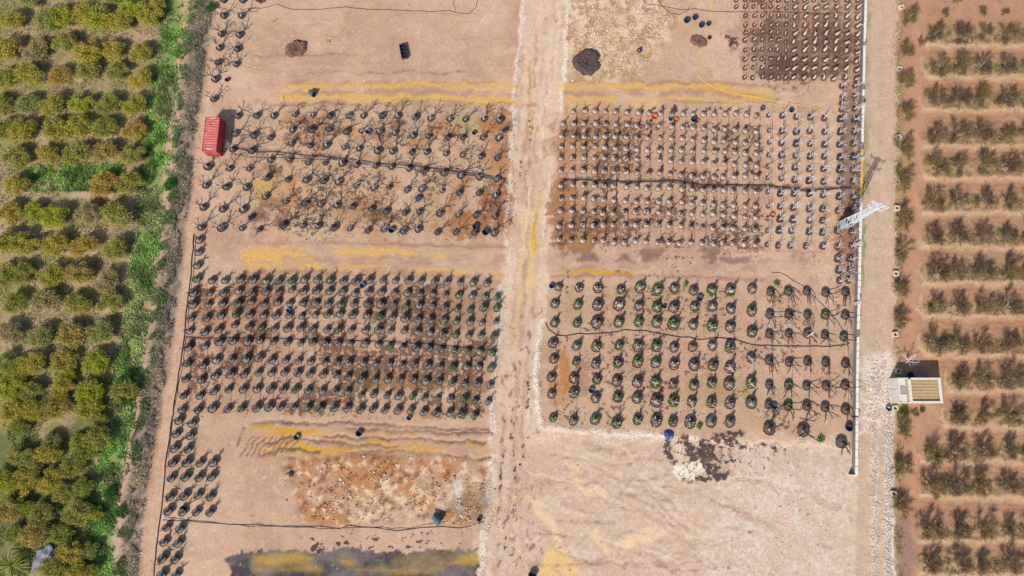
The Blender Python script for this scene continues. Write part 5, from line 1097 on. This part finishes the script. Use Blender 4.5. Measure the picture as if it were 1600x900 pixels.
# black planter trough
t = thing('planter_trough', 'long black planter trough alone on the top left plot', 'trough', on(631,82), R(12)); mb = MB()
mb.box((0,0,.06),(1.1,2.6,.1)); link('base', mb.mesh('base', M_BLACK), t)
for s in (-1, 1): link('side', MB().box((s*.52,0,.4),(.07,2.6,.6)).mesh('side', M_BLACK if s > 0 else M_TEAL), t); link('end', MB().box((0,s*1.265,.4),(.96,.07,.6)).mesh('end', M_BLACK), t)
for k in range(3): link('divider', MB().box((0,-.65+.65*k,.36),(.96,.05,.5)).mesh('divider', M_BLUE), t)
# blue tarpaulin heap near the spill
def heap(u, v, label, m, s, seed):
    rg_ = random.Random(seed); mb = MB()
    for k, (r, z) in enumerate(((1,0),(.92,.25),(.7,.5),(.4,.7),(.05,.72))):
        for j in range(14): t_ = j/14*6.283; q = r*rg_.uniform(.75,1.2); mb.v.append((q*math.cos(t_), q*math.sin(t_), z*rg_.uniform(.7,1.2)-.05))
    for k in range(4):
        for j in range(14): a0 = k*14+j; a1 = k*14+(j+1) % 14; mb.f.append((a0,a1,a1+14,a0+14))
    o = link('tarpaulin_heap', mb.mesh('tarpaulin_heap', m), None, on(u, v)); o.scale = s; return tag(o, label, 'tarpaulin')
heap(1045,679,'crumpled blue sheet left of the dark compost spill',mat('blue_sheet', alb(52,84,128), .45, .3, 2),(.8,.75,.7),3)
# pallet, tripod ladder
def pallet(u, v):
    t = thing('pallet', 'pale wooden pallet at the foot of the tall potted trees', 'pallet', on(u, v), .05); M_PAL = mat('pale_pine', alb(222,200,172), .8, .15, 5)
    for k in range(5): link('plank', MB().box((0,-.5+.25*k,.15),(1.2,.16,.025)).mesh('plank', M_PAL), t)
    for k in (-1,0,1): link('bearer', MB().box((k*.52,0,.07),(.1,1.18,.13)).mesh('bearer', M_PAL), t)
pallet(1252.5,688)
t = thing('tripod_ladder', 'white tripod ladder standing in the trailing trees row', 'ladder', on(1262,524))
for s in (-1, 1):
    link('rail', MB().tube([(s*.42,-.5,0),(s*.08,.3,2.2)], .045, 5).mesh('rail', M_CAP), t)
link('rear_leg', MB().tube([(0,1.0,0),(0,.32,2.2)], .04, 5).mesh('rear_leg', M_CAP), t)
for k in range(6): f = (k+.7)/7; wv = .42-.34*f; link('rung', MB().tube([(-wv,-.5+.8*f,2.2*f),(wv,-.5+.8*f,2.2*f)], .03, 4).mesh('rung', M_CAP), t)
# irrigation boxes on the road edge
M_STN = mat('pale_stone', alb(232,214,188), .9, .15, 4, bump=.4)
for k, (u, v) in enumerate([(1407,13),(1403.5,109),(1402,215.5),(1399.5,326),(1398,428),(1397,523),(1396.5,638),(1394,771),(1402,580)]):
    t = thing('valve_box', f'square stone valve box on the right road edge, {ORD[k+1]} listed from the top', 'valve box', on(u, v), random.Random(k).uniform(-.3,.3), 'stone valve boxes along the gravel road'); t['label'] = f'square stone valve box on the right road edge, {ORD[[0,1,2,3,4,5,7,8,6][k]+1]} from the top'
    for s in (-1, 1): link('wall', MB().box((s*.34,0,.24),(.14,.82,.56)).mesh('wall', M_STN), t); link('wall', MB().box((0,s*.34,.24),(.53,.14,.55)).mesh('wall', M_STN), t)
    link('valve', MB().tube([(0,0,0),(0,0,.3)], .1, 6).mesh('valve', M_BLACK), t)
for k, (u, v0, v1) in enumerate([(1394.3,822,836),(1393.8,838,872)]):
    a, b = on(u, v0), on(u, v1); d = b-a; tag(link('kerb_stone', MB().box((a+b)/2+Vector((0,0,.05)), (.22, d.length, .2), 0).mesh('kerb_stone', M_STN)), ['short pale kerb stone on the lower right road edge','long pale kerb stone on the lower right road edge'][k], 'kerb')
# soil and compost mounds
def mound(u, v, rx, ry, h, m, label, seed, rz, crater=False):
    rg_ = random.Random(seed); n = 28; rgs = 9; V_ = [(0,0,h*(.55 if crater else 1))]; F_ = []; w_ = [rg_.uniform(.86,1.12) for _ in range(n)]
    for k in range(1, rgs+1):
        f = k/rgs
        for j in range(n):
            t_ = j/n*6.283; z = h*((1-f**2)**1.0 if not crater else max(0, (.55+.6*f) if f < .65 else (1-f)/.35*.94)); z += rg_.gauss(0,.075)*(k < rgs)
            V_.append((rx*f*w_[j]*math.cos(t_), ry*f*w_[j]*math.sin(t_), z if k < rgs else -.12))
    for j in range(n): F_.append((0, 1+j, 1+(j+1) % n))
    for k in range(rgs-1):
        for j in range(n): a0 = 1+k*n+j; a1 = 1+k*n+(j+1) % n; F_.append((a0, a0+n, a1+n, a1))
    me = bpy.data.meshes.new('mound'); me.from_pydata(V_, [], F_); me.materials.append(m); me.update()
    o = link('soil_mound', me, None, on(u, v), rz); tag(o, label, 'mound')
M_CMP = mat('dark_compost', alb(82,66,64), .95, .4, 9, bump=.8, c2=alb(112,92,86)); M_CMP2 = mat('brown_compost', alb(122,96,80), .95, .35, 7, bump=.8)
mound(463.5,76,2.3,1.75,.55,M_CMP2,'brown soil mound on the plot above the bare tree block',1,.35,True); mound(917,97,2.45,2.9,.6,M_CMP,'large dark compost mound right of the dirt track',2,-.5,True); mound(1092,64,1.75,1.15,.4,M_CMP2,'small brown soil mound by the four empty pots',3,-.4,True)
